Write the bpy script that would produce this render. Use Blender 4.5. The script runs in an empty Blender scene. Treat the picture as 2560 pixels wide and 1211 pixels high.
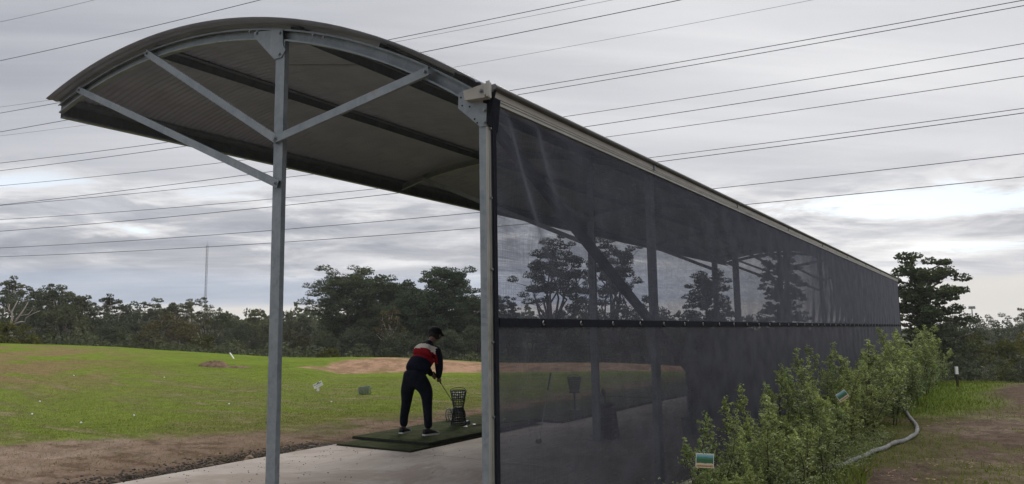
import bpy, bmesh, math, random
import numpy as np
from mathutils import Vector, Matrix

# ------------------------------------------------------------------ camera, sky, sun, exposure
SC = bpy.context.scene
COL = SC.collection
PITCH, ROLL, ANG, CAMH, FPX = 0.1217, -0.0146, 0.574, 1.6, 1860.0
_f = Vector((0, math.cos(PITCH), math.sin(PITCH))); _u = Vector((0, -math.sin(PITCH), math.cos(PITCH))); _r = Vector((1, 0, 0))
CR = _r*math.cos(ROLL) + _u*math.sin(ROLL); CU = _u*math.cos(ROLL) - _r*math.sin(ROLL)
cam = bpy.data.objects.new('camera', bpy.data.cameras.new('camera')); COL.objects.link(cam)
cam.matrix_world = Matrix(((CR.x, CU.x, -_f.x, 0), (CR.y, CU.y, -_f.y, 0), (CR.z, CU.z, -_f.z, CAMH), (0, 0, 0, 1)))
cam.data.sensor_width = 36; cam.data.lens = 36*FPX/2560; cam.data.clip_end = 6000; cam.data.clip_start = 0.05
SC.camera = cam

SUN_EL, SUN_AZ = 38.0, 6.0        # azimuth measured from +Y (view direction) towards +X (right)
sun = bpy.data.objects.new('sun', bpy.data.lights.new('sun', 'SUN')); COL.objects.link(sun)
sun.data.energy = 1.2; sun.data.angle = math.radians(22); sun.data.color = (1, .93, .84)
_a, _e = math.radians(SUN_AZ), math.radians(SUN_EL)
sd = Vector((math.sin(_a)*math.cos(_e), math.cos(_a)*math.cos(_e), math.sin(_e)))
sun.rotation_euler = (-sd).to_track_quat('-Z', 'Y').to_euler()

class NT:
    """small node-tree helper"""
    def __init__(s, tree): s.t = tree; s.n = tree.nodes; s.l = tree.links
    def new(s, typ, ins=None, **kw):
        n = s.n.new(typ)
        for k, v in kw.items(): setattr(n, k, v)
        for k, v in (ins or {}).items():
            i = n.inputs[k]
            if isinstance(v, bpy.types.NodeSocket): s.l.new(v, i)
            else: i.default_value = v
        return n
    def math(s, op, a, b=0.0, c=0.0, clamp=False):
        n = s.new('ShaderNodeMath', {0: a, 1: b, 2: c}, operation=op); n.use_clamp = clamp; return n.outputs[0]
    def mix(s, f, a, b, bt='MIX'):
        n = s.new('ShaderNodeMix', data_type='RGBA', blend_type=bt)
        for i, v in ((0, f), (6, a), (7, b)):
            if isinstance(v, bpy.types.NodeSocket): s.l.new(v, n.inputs[i])
            else: n.inputs[i].default_value = v if i == 0 else (*v[:3], 1)
        return n.outputs[2]
    def noise(s, vec, scale, detail=4, rough=.55, dist=0.0):
        n = s.new('ShaderNodeTexNoise', {'Scale': scale, 'Detail': detail, 'Roughness': rough, 'Distortion': dist})
        if vec is not None: s.l.new(vec, n.inputs['Vector'])
        return n.outputs[0]
    def ramp(s, fac, pts, interp='LINEAR'):
        n = s.new('ShaderNodeValToRGB', {0: fac}); cr = n.color_ramp; cr.interpolation = interp
        while len(cr.elements) < len(pts): cr.elements.new(.5)
        for e, (p, c) in zip(cr.elements, pts):
            e.position = p; e.color = (*c, 1) if isinstance(c, (tuple, list)) else (c, c, c, 1)
        return n.outputs[0]
    def smooth(s, v, a, b, lo=0.0, hi=1.0):
        n = s.new('ShaderNodeMapRange', {0: v, 1: a, 2: b, 3: lo, 4: hi}, interpolation_type='SMOOTHSTEP'); return n.outputs[0]

W = bpy.data.worlds.new('World'); SC.world = W; W.use_nodes = True
w = NT(W.node_tree); w.n.clear()
geo = w.new('ShaderNodeTexCoord').outputs['Generated']
sep = w.new('ShaderNodeSeparateXYZ', {0: geo})
X, Y, Z = sep.outputs
zc = w.math('ADD', w.math('MAXIMUM', Z, 0.0), 0.075)
px_, py_ = w.math('DIVIDE', X, zc), w.math('DIVIDE', Y, zc)
# cloud deck coordinates, rotated so that the rolls of cloud run from far left to near right
cv = w.new('ShaderNodeCombineXYZ', {0: px_, 1: py_, 2: 0.0}).outputs[0]
rot = w.new('ShaderNodeMapping', {0: cv, 2: (0, 0, math.radians(-14)), 3: (.62, 1.15, 1)}).outputs[0]
el = w.new('ShaderNodeMath', {0: Z}, operation='ARCSINE').outputs[0]
eld = w.math('MULTIPLY', el, 57.2958)
sky = w.new('ShaderNodeTexSky', sky_type='NISHITA'); sky.sun_disc = False
sky.sun_elevation = _e; sky.sun_rotation = _a
n1 = w.noise(rot, .42, 5, .52, .3)
n2 = w.noise(w.new('ShaderNodeMapping', {0: rot, 1: (3.3, 1.7, 0)}).outputs[0], 1.35, 7, .6, .35)
n3 = w.noise(w.new('ShaderNodeMapping', {0: cv, 1: (9.1, 4.2, 0), 3: (.16, .42, 1)}).outputs[0], 1.0, 3, .5, .2)
az = w.math('ARCTAN2', X, Y)
side = w.smooth(az, -.65, .55)                                   # brighter towards the right
base = w.mix(side, (.300, .310, .338), (.440, .442, .454))
base = w.mix(w.smooth(n1, .30, .70), w.mix(1.0, base, (.76, .77, .80), 'MULTIPLY'), w.mix(1.0, base, (1.17, 1.165, 1.15), 'MULTIPLY'))
n4 = w.noise(w.new('ShaderNodeMapping', {0: geo, 3: (3.2, 3.2, 15)}).outputs[0], 2.4, 8, .62, .5)
lumps = w.smooth(eld, 14.0, 7.5)                                 # cellular texture only low in the sky
n5 = w.noise(w.new('ShaderNodeMapping', {0: rot, 1: (1.3, 7.7, 0), 2: (0, 0, .25), 3: (.5, 2.6, 1)}).outputs[0], 1.0, 5, .6, .5)
base = w.mix(1.0, base, w.mix(w.smooth(n5, .34, .66), (.91, .912, .925), (1.07, 1.068, 1.06)), 'MULTIPLY')
tex = w.mix(w.smooth(n2, .36, .62), (.80, .815, .85), (1.20, 1.18, 1.15))
base = w.mix(w.math('MULTIPLY', lumps, .85), base, w.mix(1.0, base, tex, 'MULTIPLY'))
base = w.mix(w.math('MULTIPLY', w.smooth(eld, 13.0, 8.0), .8), base, w.mix(1.0, base, w.mix(w.smooth(n4, .38, .62), (.79, .80, .82), (1.22, 1.21, 1.19)), 'MULTIPLY'))
base = w.mix(w.math('MULTIPLY', w.smooth(n3, .42, .62), .22), base, (.66, .66, .68))
# blue gaps low down, with white cloud rims
gapn = w.math('ADD', w.math('ADD', w.math('MULTIPLY', n2, .3), w.math('MULTIPLY', n4, .3)), w.math('MULTIPLY', n3, .4))
def blob(a0, aw, e0, ew, k):
    u = w.math('DIVIDE', w.math('SUBTRACT', az, a0), aw); v = w.math('DIVIDE', w.math('SUBTRACT', eld, e0), ew)
    r2 = w.math('ADD', w.math('MULTIPLY', u, u), w.math('MULTIPLY', v, v))
    return w.math('MULTIPLY', w.math('EXPONENT', w.math('MULTIPLY', r2, -1.0)), k)
for bl in ((.60, .22, 7.9, 1.1, .15), (.66, .16, 5.1, .55, .13), (-.34, .13, 6.6, .7, .04), (.62, .3, 11.5, 1.8, -.13), (.58, .3, 6.4, .6, -.13)): gapn = w.math('ADD', gapn, blob(*bl))
gap = w.math('MULTIPLY', w.smooth(gapn, .535, .60), w.math('MULTIPLY', w.smooth(eld, 12.5, 8.0), w.smooth(eld, 3.6, 5.2)))
skc = w.mix(1.0, sky.outputs[0], (.10, .10, .10), 'MULTIPLY')
skc = w.mix(.62, skc, (.58, .66, .74))
rim = w.math('MULTIPLY', w.smooth(gapn, .49, .55), w.math('MULTIPLY', w.smooth(eld, 13.0, 8.5), w.smooth(eld, 2.4, 4.5)))
base = w.mix(w.math('MULTIPLY', rim, .55), base, (.64, .63, .62))
base = w.mix(gap, base, skc)
# bluish rain band, then pale cream light along the horizon
wob = w.math('MULTIPLY', w.math('SUBTRACT', w.noise(w.new('ShaderNodeMapping', {0: geo, 3: (2.2, 2.2, 16)}).outputs[0], 1.6, 4, .55), .5), 2.6)
elw = w.math('ADD', eld, wob)
w_lo = w.smooth(az, .30, .55, 2.5, 3.6)
band = w.math('MULTIPLY', w.math('MULTIPLY', w.smooth(elw, 5.4, 3.8), w.smooth(elw, 1.7, 2.3)), w.smooth(az, .5, .1))
base = w.mix(w.math('MULTIPLY', band, .7), base, (.285, .33, .405))
base = w.mix(w.math('MULTIPLY', w.smooth(elw, w_lo, w.math('SUBTRACT', w_lo, .7)), .9), base, (.52, .498, .462))
# an overcast sky is brighter overhead than low down
base = w.mix(w.smooth(eld, 27.0, 60.0), base, w.mix(1.0, base, (2.55, 2.54, 2.50), 'MULTIPLY'))
bg = w.new('ShaderNodeBackground', {0: base, 1: 1.0})
w.l.new(bg.outputs[0], w.new('ShaderNodeOutputWorld').inputs[0])
W.cycles.sampling_method = 'MANUAL'; W.cycles.sample_map_resolution = 512

SC.view_settings.view_transform = 'Standard'; SC.view_settings.look = 'None'
SC.view_settings.exposure = 0.68; SC.view_settings.gamma = 1.0; SC.view_settings.use_curve_mapping = False
SC.cycles.max_bounces = 7; SC.cycles.transparent_max_bounces = 16; SC.cycles.diffuse_bounces = 3
SC.cycles.use_denoising = True

# ------------------------------------------------------------------ helpers
RNG = np.random.default_rng(7)
ROTZ = math.pi/2 - ANG
LX, LY = math.sin(ANG), math.cos(ANG)      # direction of the shelter's long axis
def wpt(l, s, z=0.0):                       # shelter coordinates (along, across, up) -> world
    return Vector((LX*l - LY*s, LY*l + LX*s, z))
def ray(px, py):
    return _f + CR*((px-1280)/FPX) + CU*((605.5-py)/FPX)
def at(px, py, dist):                       # a point of the view line at a horizontal distance
    d = ray(px, py); k = dist/math.hypot(d.x, d.y)
    return Vector((d.x*k, d.y*k, CAMH + d.z*k))

def tag(o, label=None, cat=None, group=None, kind=None):
    if label: o['label'] = label
    if cat: o['category'] = cat
    if group: o['group'] = group
    if kind: o['kind'] = kind
    return o
def empty(name, loc=(0, 0, 0), rz=0.0):
    o = bpy.data.objects.new(name, None); COL.objects.link(o); o.location = loc; o.rotation_euler = (0, 0, rz)
    o.empty_display_size = .1; return o
def link(name, mesh, parent=None, loc=None, rot=None):
    o = bpy.data.objects.new(name, mesh); COL.objects.link(o)
    if parent is not None: o.parent = parent
    if loc is not None: o.location = loc
    if rot is not None: o.rotation_euler = rot
    return o
def copy_tree(o, parent=None):
    c = o.copy(); COL.objects.link(c)
    if parent is not None: c.parent = parent
    for ch in [k for k in o.children]: copy_tree(ch, c)
    return c

class MB:
    """collects shapes and links them as one mesh object; org is subtracted from every vertex"""
    def __init__(s, org=(0, 0, 0)): s.v = []; s.f = []; s.m = []; s.o = Vector(org); s.mi = 0
    def add(s, vs, fs):
        b = len(s.v); s.v += [tuple(Vector(v) - s.o) for v in vs]; s.f += [tuple(i+b for i in f) for f in fs]; s.m += [s.mi]*len(fs)
    def box(s, lo, hi):
        x0, y0, z0 = lo; x1, y1, z1 = hi
        s.add([(x0, y0, z0), (x1, y0, z0), (x1, y1, z0), (x0, y1, z0), (x0, y0, z1), (x1, y0, z1), (x1, y1, z1), (x0, y1, z1)],
              [(0, 3, 2, 1), (4, 5, 6, 7), (0, 1, 5, 4), (1, 2, 6, 5), (2, 3, 7, 6), (3, 0, 4, 7)])
    def sweep(s, prof, path, closed=True, cap=True):
        """prof: 2-D points; path: list of (origin, axis a, axis b)"""
        n = len(prof); vs = []
        for o, a, b in path:
            o, a, b = Vector(o), Vector(a), Vector(b)
            vs += [o + a*p[0] + b*p[1] for p in prof]
        fs = []
        for k in range(len(path)-1):
            for i in range(n if closed else n-1):
                j = (i+1) % n
                fs.append((k*n+i, k*n+j, (k+1)*n+j, (k+1)*n+i))
        if cap and closed:
            fs.append(tuple(range(n))[::-1]); fs.append(tuple((len(path)-1)*n+i for i in range(n)))
        s.add(vs, fs)
    def member(s, p0, p1, side, prof):
        """straight member; 'side' is roughly the profile's a axis"""
        p0, p1 = Vector(p0), Vector(p1); d = (p1-p0).normalized(); a = Vector(side); a = (a - d*a.dot(d)).normalized(); b = d.cross(a)
        s.sweep(prof, [(p0, a, b), (p1, a, b)])
    def tube(s, pts, r, n=8, closed=False):
        pts = [Vector(p) for p in pts]; rs = r if isinstance(r, (list, tuple)) else [r]*len(pts)
        prev = None; path = []
        for i, p in enumerate(pts):
            q0 = pts[i-1] if (i > 0 or closed) else p; q1 = pts[(i+1) % len(pts)] if (i < len(pts)-1 or closed) else p
            d = (q1-q0).normalized()
            if prev is None: prev = d.orthogonal().normalized()
            a = (prev - d*prev.dot(d)); a = a.normalized() if a.length > 1e-6 else d.orthogonal().normalized(); prev = a
            path.append((p, a, d.cross(a)))
        n0 = len(s.v); vs = []
        for (p, a, b), rr in zip(path, rs):
            vs += [p + (a*math.cos(t) + b*math.sin(t))*rr for t in [2*math.pi*k/n for k in range(n)]]
        fs = []; m = len(path)
        for k in range(m if closed else m-1):
            for i in range(n):
                j = (i+1) % n; k2 = (k+1) % m
                fs.append((k*n+i, k*n+j, k2*n+j, k2*n+i))
        if not closed: fs += [tuple(range(n))[::-1], tuple((m-1)*n+i for i in range(n))]
        s.add(vs, fs)
    def poly(s, pts, nrm, t):
        """flat plate: outline pts extruded by t along nrm"""
        n = len(pts); nrm = Vector(nrm)*t
        s.add([Vector(p) for p in pts] + [Vector(p)+nrm for p in pts],
              [tuple(range(n))[::-1], tuple(range(n, 2*n))] + [(i, (i+1) % n, n+(i+1) % n, n+i) for i in range(n)])
    def build(s, name, mat, parent=None, smooth=False, loc=None):
        me = bpy.data.meshes.new(name); me.from_pydata(s.v, [], s.f)
        for m in (mat if isinstance(mat, (list, tuple)) else [mat]): me.materials.append(m)
        if any(s.m): me.polygons.foreach_set('material_index', s.m)
        bm = bmesh.new(); bm.from_mesh(me); bmesh.ops.recalc_face_normals(bm, faces=bm.faces); bm.to_mesh(me); bm.free()
        if smooth: me.shade_smooth()
        return link(name, me, parent, loc)

def np_mesh(name, V, F, mat, attr=None, smooth=False):
    V = np.asarray(V, dtype=np.float32); F = np.asarray(F, dtype=np.int32); k = F.shape[1]
    me = bpy.data.meshes.new(name); me.vertices.add(len(V)); me.vertices.foreach_set('co', V.ravel())
    me.loops.add(F.size); me.loops.foreach_set('vertex_index', F.ravel())
    me.polygons.add(len(F)); me.polygons.foreach_set('loop_start', np.arange(0, F.size, k, dtype=np.int32))
    for m in (mat if isinstance(mat, (list, tuple)) else [mat]): me.materials.append(m)
    if attr is not None:
        for an, A in attr.items():
            if A.ndim == 2:
                at_ = me.color_attributes.new(an, 'FLOAT_COLOR', 'POINT'); C4 = np.ones((len(V), 4), np.float32); C4[:, :3] = A; at_.data.foreach_set('color', C4.ravel())
            else:
                at_ = me.attributes.new(an, 'FLOAT', 'POINT'); at_.data.foreach_set('value', A.astype(np.float32))
    me.update(calc_edges=True)
    if smooth: me.shade_smooth()
    return me

def hash2(ix, iy, seed):
    h = (ix*374761393 + iy*668265263 + seed*1442695041) & 0xffffffff
    h = ((h ^ (h >> 13))*1274126177) & 0xffffffff
    return ((h ^ (h >> 16)) & 0xffff)/65535.0
def vnoise(x, y, seed=0):
    ix = np.floor(x).astype(np.int64); iy = np.floor(y).astype(np.int64); fx = x-ix; fy = y-iy
    fx = fx*fx*(3-2*fx); fy = fy*fy*(3-2*fy)
    a = hash2(ix, iy, seed); b = hash2(ix+1, iy, seed); c = hash2(ix, iy+1, seed); d = hash2(ix+1, iy+1, seed)
    return (a*(1-fx)+b*fx)*(1-fy) + (c*(1-fx)+d*fx)*fy
def fbm(x, y, seed=0, o=4, g=.5):
    t = 0; a = 1.0; n = 0
    for k in range(o): t = t + a*vnoise(x*2**k + 17.3*k, y*2**k + 5.1*k, seed+k); n += a; a *= g
    return t/n
def sst(a, b, x):
    t = np.clip((x-a)/(b-a), 0, 1); return t*t*(3-2*t)

# ------------------------------------------------------------------ materials
MATS = {}
def mat(name, col, rough=.6, metal=0.0, var=.12, scale=6.0, bump=0.0, bscale=60.0, stretch=(1, 1, 1), spec=.3, obj_var=0.0, dirt=None):
    if name in MATS: return MATS[name]
    m = bpy.data.materials.new(name); m.use_nodes = True; t = NT(m.node_tree); b = t.n['Principled BSDF']
    tc = t.new('ShaderNodeTexCoord').outputs['Object']
    mp = t.new('ShaderNodeMapping', {0: tc, 3: stretch}).outputs[0]
    n = t.noise(mp, scale, 5, .6)
    c = t.mix(t.smooth(n, .25, .75), tuple(v*(1-var) for v in col), tuple(min(1, v*(1+var)) for v in col))
    if obj_var:
        r = t.new('ShaderNodeObjectInfo').outputs['Random']
        c = t.mix(1.0, c, t.ramp(r, [(0, 1-obj_var), (1, 1+obj_var)]), 'MULTIPLY')
    if dirt:
        n2 = t.noise(mp, scale*.37, 6, .7); c = t.mix(t.smooth(n2, .52, .7), c, dirt)
    t.l.new(c, b.inputs['Base Color'])
    b.inputs['Roughness'].default_value = rough; b.inputs['Metallic'].default_value = metal
    b.inputs['Specular IOR Level'].default_value = spec
    if bump:
        bn = t.new('ShaderNodeBump', {'Strength': bump, 'Distance': .01, 'Height': t.noise(mp, bscale, 4, .6)})
        t.l.new(bn.outputs[0], b.inputs['Normal'])
    MATS[name] = m; return m

def steel_mat():
    m = bpy.data.materials.new('galvanised_steel'); m.use_nodes = True; t = NT(m.node_tree); b = t.n['Principled BSDF']
    tc = t.new('ShaderNodeTexCoord').outputs['Object']
    v = t.new('ShaderNodeTexVoronoi', {'Vector': tc, 'Scale': 34.0}).outputs['Color']
    sp = t.new('ShaderNodeSeparateColor', {0: v}).outputs[0]
    n = t.noise(tc, 5.0, 5, .65); st = t.noise(t.new('ShaderNodeMapping', {0: tc, 3: (30, 30, 1.4)}).outputs[0], 1.0, 4, .6)
    c = t.mix(t.smooth(n, .3, .7), (.135, .160, .180), (.215, .240, .258))
    c = t.mix(t.math('MULTIPLY', sp, .45), c, (.27, .295, .31))
    c = t.mix(t.math('MULTIPLY', t.smooth(st, .56, .72), .5), c, (.29, .305, .30))
    c = t.mix(t.math('MULTIPLY', t.smooth(n, .60, .72), .6), c, (.17, .13, .10))
    t.l.new(c, b.inputs['Base Color']); b.inputs['Metallic'].default_value = .35
    t.l.new(t.smooth(sp, 0, 1, .5, .62), b.inputs['Roughness'])
    t.l.new(t.new('ShaderNodeBump', {'Strength': .15, 'Distance': .004, 'Height': t.noise(tc, 40.0, 3, .6)}).outputs[0], b.inputs['Normal'])
    return m
M_STEEL = steel_mat()
M_SHEET = mat('roof_sheet_paint', (.235, .255, .305), .7, .0, .10, 2.5, dirt=(.18, .19, .22), spec=.35)
M_GUTTER = mat('gutter_metal', (.30, .28, .25), .45, .1, .14, 3.0, dirt=(.26, .23, .19))
M_GUTTERLIP = mat('gutter_back_paint', (.13, .13, .125), .5, .1, .15, 3.0)
M_ALU = mat('aluminium_trim', (.30, .29, .26), .42, .3, .12, 4.0, dirt=(.20, .19, .17))
M_BRACE = mat('shaded_brace_steel', (.030, .032, .036), .8, .0, .2, 5.0)  # near-black colour stands in for the unlit brace behind the cloth
M_BOLT = mat('zinc_bolt', (.20, .21, .22), .4, .6, .2, 30.0)
M_WIRE = mat('cable_black', (.045, .045, .05), .5, .3, .1, 3)
M_DARKPLASTIC = mat('dark_green_plastic', (.018, .024, .022), .5, 0, .3, 20)
M_GREYPLASTIC = mat('grey_green_plastic', (.10, .135, .13), .5, 0, .25, 20)
M_BALL = mat('golf_ball_white', (.72, .72, .68), .4, 0, .05, 40, bump=.3, bscale=300)
M_MAT = mat('green_turf_mat', (.050, .062, .026), .95, 0, .35, 7, bump=1.0, bscale=250, spec=.05, dirt=(.075, .075, .045))
M_RUBBER = mat('black_rubber', (.02, .021, .018), .8, 0, .3, 20)
M_WHITEPAINT = mat('white_plastic', (.70, .70, .68), .5, 0, .08, 10, dirt=(.5, .48, .42))
M_PIPE = mat('grey_white_geotextile_pipe', (.17, .17, .165), .8, 0, .4, 9, bump=.6, bscale=30, dirt=(.12, .10, .07))
M_BARK = mat('grey_bark', (.085, .070, .058), .9, 0, .4, 1.2, bump=.8, bscale=10, stretch=(1, 1, .25))
M_PALEBARK = mat('pale_gum_bark', (.38, .33, .28), .8, 0, .35, 1.0, bump=.4, bscale=8, stretch=(1, 1, .3), dirt=(.17, .13, .10))
M_TWIG = mat('shrub_stem', (.045, .032, .024), .8, 0, .3, 30)
M_NAVY = mat('navy_knit', (.012, .014, .026), .95, 0, .25, 25, bump=.5, bscale=220, spec=.08)
M_CREAM = mat('cream_knit', (.66, .62, .55), .95, 0, .08, 25, bump=.5, bscale=220, spec=.08)
M_RED = mat('dark_red_knit', (.26, .014, .020), .95, 0, .15, 25, bump=.5, bscale=220, spec=.08)
M_TROUSER = mat('dark_navy_trousers', (.010, .012, .020), .9, 0, .3, 12, bump=.6, bscale=14, spec=.12)
M_SKIN = mat('skin', (.19, .115, .085), .55, 0, .08, 20)
M_HAIR = mat('dark_hair', (.015, .011, .009), .7, 0, .2, 60)
M_CAP = mat('black_cap_cloth', (.008, .009, .012), .85, 0, .2, 40, spec=.15)
M_SHOE = mat('dark_shoe_leather', (.02, .02, .025), .5, 0, .2, 30)
M_SOLE = mat('white_shoe_sole', (.55, .55, .52), .6, 0, .08, 30)
M_CHROME = mat('polished_club_steel', (.36, .36, .37), .35, 1.0, .05, 30)
M_DRIVER = mat('club_head_grey', (.12, .13, .15), .3, .4, .1, 30)
M_STONE = mat('grey_brown_stone', (.13, .105, .082), .9, 0, .4, 9, bump=.8, bscale=30, obj_var=.5)
M_PALESTONE = mat('ochre_stone', (.30, .22, .14), .85, 0, .3, 9, bump=.8, bscale=30)
M_DEADLEAF = mat('dead_leaf', (.24, .15, .095), .8, 0, .45, 4)

def leaf_mat(name, c0, c1, scale, trans=.25, rough=.6, spec=.25):
    m = bpy.data.materials.new(name); m.use_nodes = True; t = NT(m.node_tree); b = t.n['Principled BSDF']
    tc = t.new('ShaderNodeTexCoord').outputs['Object']
    n = t.noise(tc, scale, 3, .7); n2 = t.noise(tc, scale*7, 2, .7)
    f = t.math('ADD', t.math('MULTIPLY', n, .6), t.math('MULTIPLY', n2, .4))
    c = t.mix(t.smooth(f, .34, .66), c0, c1)
    r = t.new('ShaderNodeObjectInfo').outputs['Random']
    c = t.mix(1.0, c, t.ramp(r, [(0, (.8, .82, .85)), (.5, (1, 1, 1)), (1, (1.2, 1.12, .95))]), 'MULTIPLY')
    t.l.new(c, b.inputs['Base Color']); b.inputs['Roughness'].default_value = rough; b.inputs['Specular IOR Level'].default_value = spec
    tr = t.new('ShaderNodeBsdfTranslucent', {0: t.mix(1.0, c, (1.1, 1.15, .8), 'MULTIPLY')})
    mx = t.new('ShaderNodeMixShader', {0: trans, 1: b.outputs[0], 2: tr.outputs[0]})
    t.l.new(mx.outputs[0], t.n['Material Output'].inputs[0]); return m
L_PINE = leaf_mat('pine_needles', (.032, .050, .030), (.080, .104, .052), .5, .12, .85, .08)
L_GUM = leaf_mat('gum_leaves', (.060, .072, .044), (.135, .142, .085), .5, .2, .85, .08)
L_GUMDARK = leaf_mat('dark_gum_leaves', (.044, .057, .036), (.100, .112, .064), .5, .2, .85, .08)
L_OLIVE = leaf_mat('olive_brown_leaves', (.05, .048, .024), (.105, .095, .045), .6, .2, .85, .08)
L_YELLOW = leaf_mat('yellow_green_leaves', (.055, .062, .018), (.13, .125, .035), .6, .25, .85, .08)
L_HEDGE = leaf_mat('pittosporum_leaves', (.12, .16, .06), (.32, .37, .15), 4.0, .3, .45, .4)
L_HEDGENEW = leaf_mat('young_pittosporum_leaves', (.22, .28, .08), (.38, .45, .16), 4.0, .35, .45, .4)
L_GRASS = leaf_mat('grass_blades', (.085, .112, .024), (.165, .195, .048), 1.5, .3, .8, .05)

# ------------------------------------------------------------------ ground
def hor(px): return 833.0 - .0146*(px-1283)
CP = np.array([0, 300, 660, 800, 1000, 1205, 1500, 1750, 2000, 2250, 2560], float)
CY = np.array([857, 866, 890, 896, 895, 903, 909, 925, 935, 948, 952], float)
CD = np.array([46, 46, 43, 38, 36, 36, 35, 34, 28, 24, 23.0])
CAZ = np.arctan((CP-1280)/FPX)
CZ = 1.6 - CD*(CY-hor(CP))/np.sqrt(FPX**2+(CP-1280)**2)
def terrain(x, y):
    x = np.asarray(x, float); y = np.asarray(y, float)
    r = np.hypot(x, y); a = np.arctan2(x, y)
    D = np.interp(a, CAZ, CD); zc_ = np.interp(a, CAZ, CZ)
    back = sst(1.1, 1.8, np.abs(a)); zc_ = zc_*(1-back)
    mound = sst(-.30, -.22, a)*(1-sst(.24, .34, a))
    r0 = 15*(1-mound) + 29.5*mound
    z = zc_*sst(0, 1, (r-r0)/(D-r0))
    low = np.interp(a, [-.6, 0, .35, .55], [-3.5, -4, -8, -11])
    drop = sst(0, 1, (r-D)/(60-20*sst(.3, .5, a)))
    z = z + (low*(1-.7*back)-zc_)*drop
    # the far hills rise again
    z = z + 6*sst(250, 700, r)*(1-back)
    s = -LY*x + LX*y
    z = z - .05 + .05*(fbm(x*.35, y*.35, 3, 3)-.5)*sst(2.5, 6, np.abs(s-5.6)) + .02*(fbm(x*2.5, y*2.5, 5, 3)-.5)
    z = z + .10*(fbm(x*.12, y*.12, 8, 2)-.5)*sst(14, 30, r)*(1-sst(60, 90, r))*8*.3
    l = LX*x + LY*y                     # shallow stony trench beside the slab
    tr = np.exp(-((s-8.62)/.20)**2)*(1-sst(6.9, 8.2, l)); z = z - .07*tr
    return z
def ground_z(p): return float(terrain(np.array([p[0]]), np.array([p[1]]))[0])

az_in = np.radians(np.arange(-40, 40.01, .14)); az_out = np.radians(np.arange(44, 317, 4.0))
AZ = np.concatenate([az_in, az_out]); nA = len(AZ)
RR = np.concatenate([[0.4, 1.2, 2.2, 3.2], np.geomspace(4.0, 60, 420), np.geomspace(62, 3500, 70)]); nR = len(RR)
AA, RG = np.meshgrid(AZ, RR); GX = RG*np.sin(AA); GY = RG*np.cos(AA); GZ = terrain(GX, GY)
GS = -LY*GX + LX*GY; GL = LX*GX + LY*GY
lerp = lambda A, B, t: A*(1-t[..., None]) + np.array(B)*t[..., None]
n_big = fbm(GX*.22, GY*.22, 11, 4); n_mid = fbm(GX*.9, GY*.9, 21, 4); n_fin = fbm(GS*2.2, GL*5.5, 31, 4, .6); n_fin2 = fbm(GX*7, GY*7, 41, 3, .6)
strk = fbm(GS*.55, GL*2.6, 51, 4, .55)
C = np.ones(GX.shape+(3,))*np.array([.130, .180, .028])
C = lerp(C, [.098, .145, .022], sst(.45, .65, n_mid)*.6)
C = lerp(C, [.150, .145, .050], sst(.46, .62, n_big)*.75*(1-.8*sst(20, 27, RG)))
near = 1-sst(22, 34, RG)
C = lerp(C, [.125, .115, .055], sst(.42, .58, strk)*.75*near)
C = lerp(C, [.140, .152, .050], near*.40)
C = lerp(C, [.21, .17, .11], sst(.64, .72, strk)*near*.7*sst(.35, .6, n_fin))
field = sst(8.4, 8.6, GS)
# dry bank on the far left
bank = sst(-.63, -.55, -np.abs(AA+.62))  # placeholder, shaped below
bk = np.exp(-((AA+.60)/.13)**2)*sst(20, 30, RG)*(1-sst(41, 45, RG))
C = lerp(C, [.19, .135, .075], np.clip(bk*1.3*sst(.30, .55, n_mid), 0, 1)*.85)
# pale bare strip of earth next to the slab
bnd = np.interp(GL, [-8, 5.8, 9, 14, 30], [21, 13.6, 11.0, 10.0, 9.8])
e = GS + (strk-.5)*2.6 + (n_fin-.5)*.8
bare = (1-sst(bnd-.5, bnd+.35, e))*field
dcol = lerp(np.ones(GX.shape+(3,))*np.array([.205, .150, .112]), [.115, .078, .055], sst(.50, .66, n_fin)*.75)
dcol = lerp(dcol, [.27, .21, .165], sst(.56, .7, n_mid)*.5)
grs = sst(7.5, 10, GL)*sst(.40, .60, n_mid)*.8
dcol = lerp(dcol, [.10, .105, .04], np.clip(grs, 0, 1))
C = C*(1-bare[..., None]) + dcol*bare[..., None]
trench_dark = np.exp(-((GS-8.62)/.42)**2)*field*(1-.4*sst(7, 9, GL)); C = lerp(C, [.045, .032, .024], np.clip(trench_dark*(.55+.9*(n_fin2-.3)), 0, 1))  # darker earth along the trench line
# bare earth mound at the back of the field
wob_ = (n_mid-.5)*1.2
am = AA + (fbm(RG*.4, AA*30, 61, 3)-.5)*.06 - (RG-31)*(.012)
md = sst(-.285, -.262, am-.0)*(1-sst(.25, .30, AA))*sst(31.0, 31.5, RG+wob_*.5)*(1-sst(38, 42, RG))
mcol = lerp(np.ones(GX.shape+(3,))*np.array([.32, .205, .135]), [.21, .135, .085], sst(.44, .60, fbm(GX*2.2, GY*.9, 71, 5, .65))*.8)
mcol = lerp(mcol, [.17, .15, .06], sst(.60, .72, n_mid)*.5)
C = C*(1-md[..., None]) + mcol*md[..., None]
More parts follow.
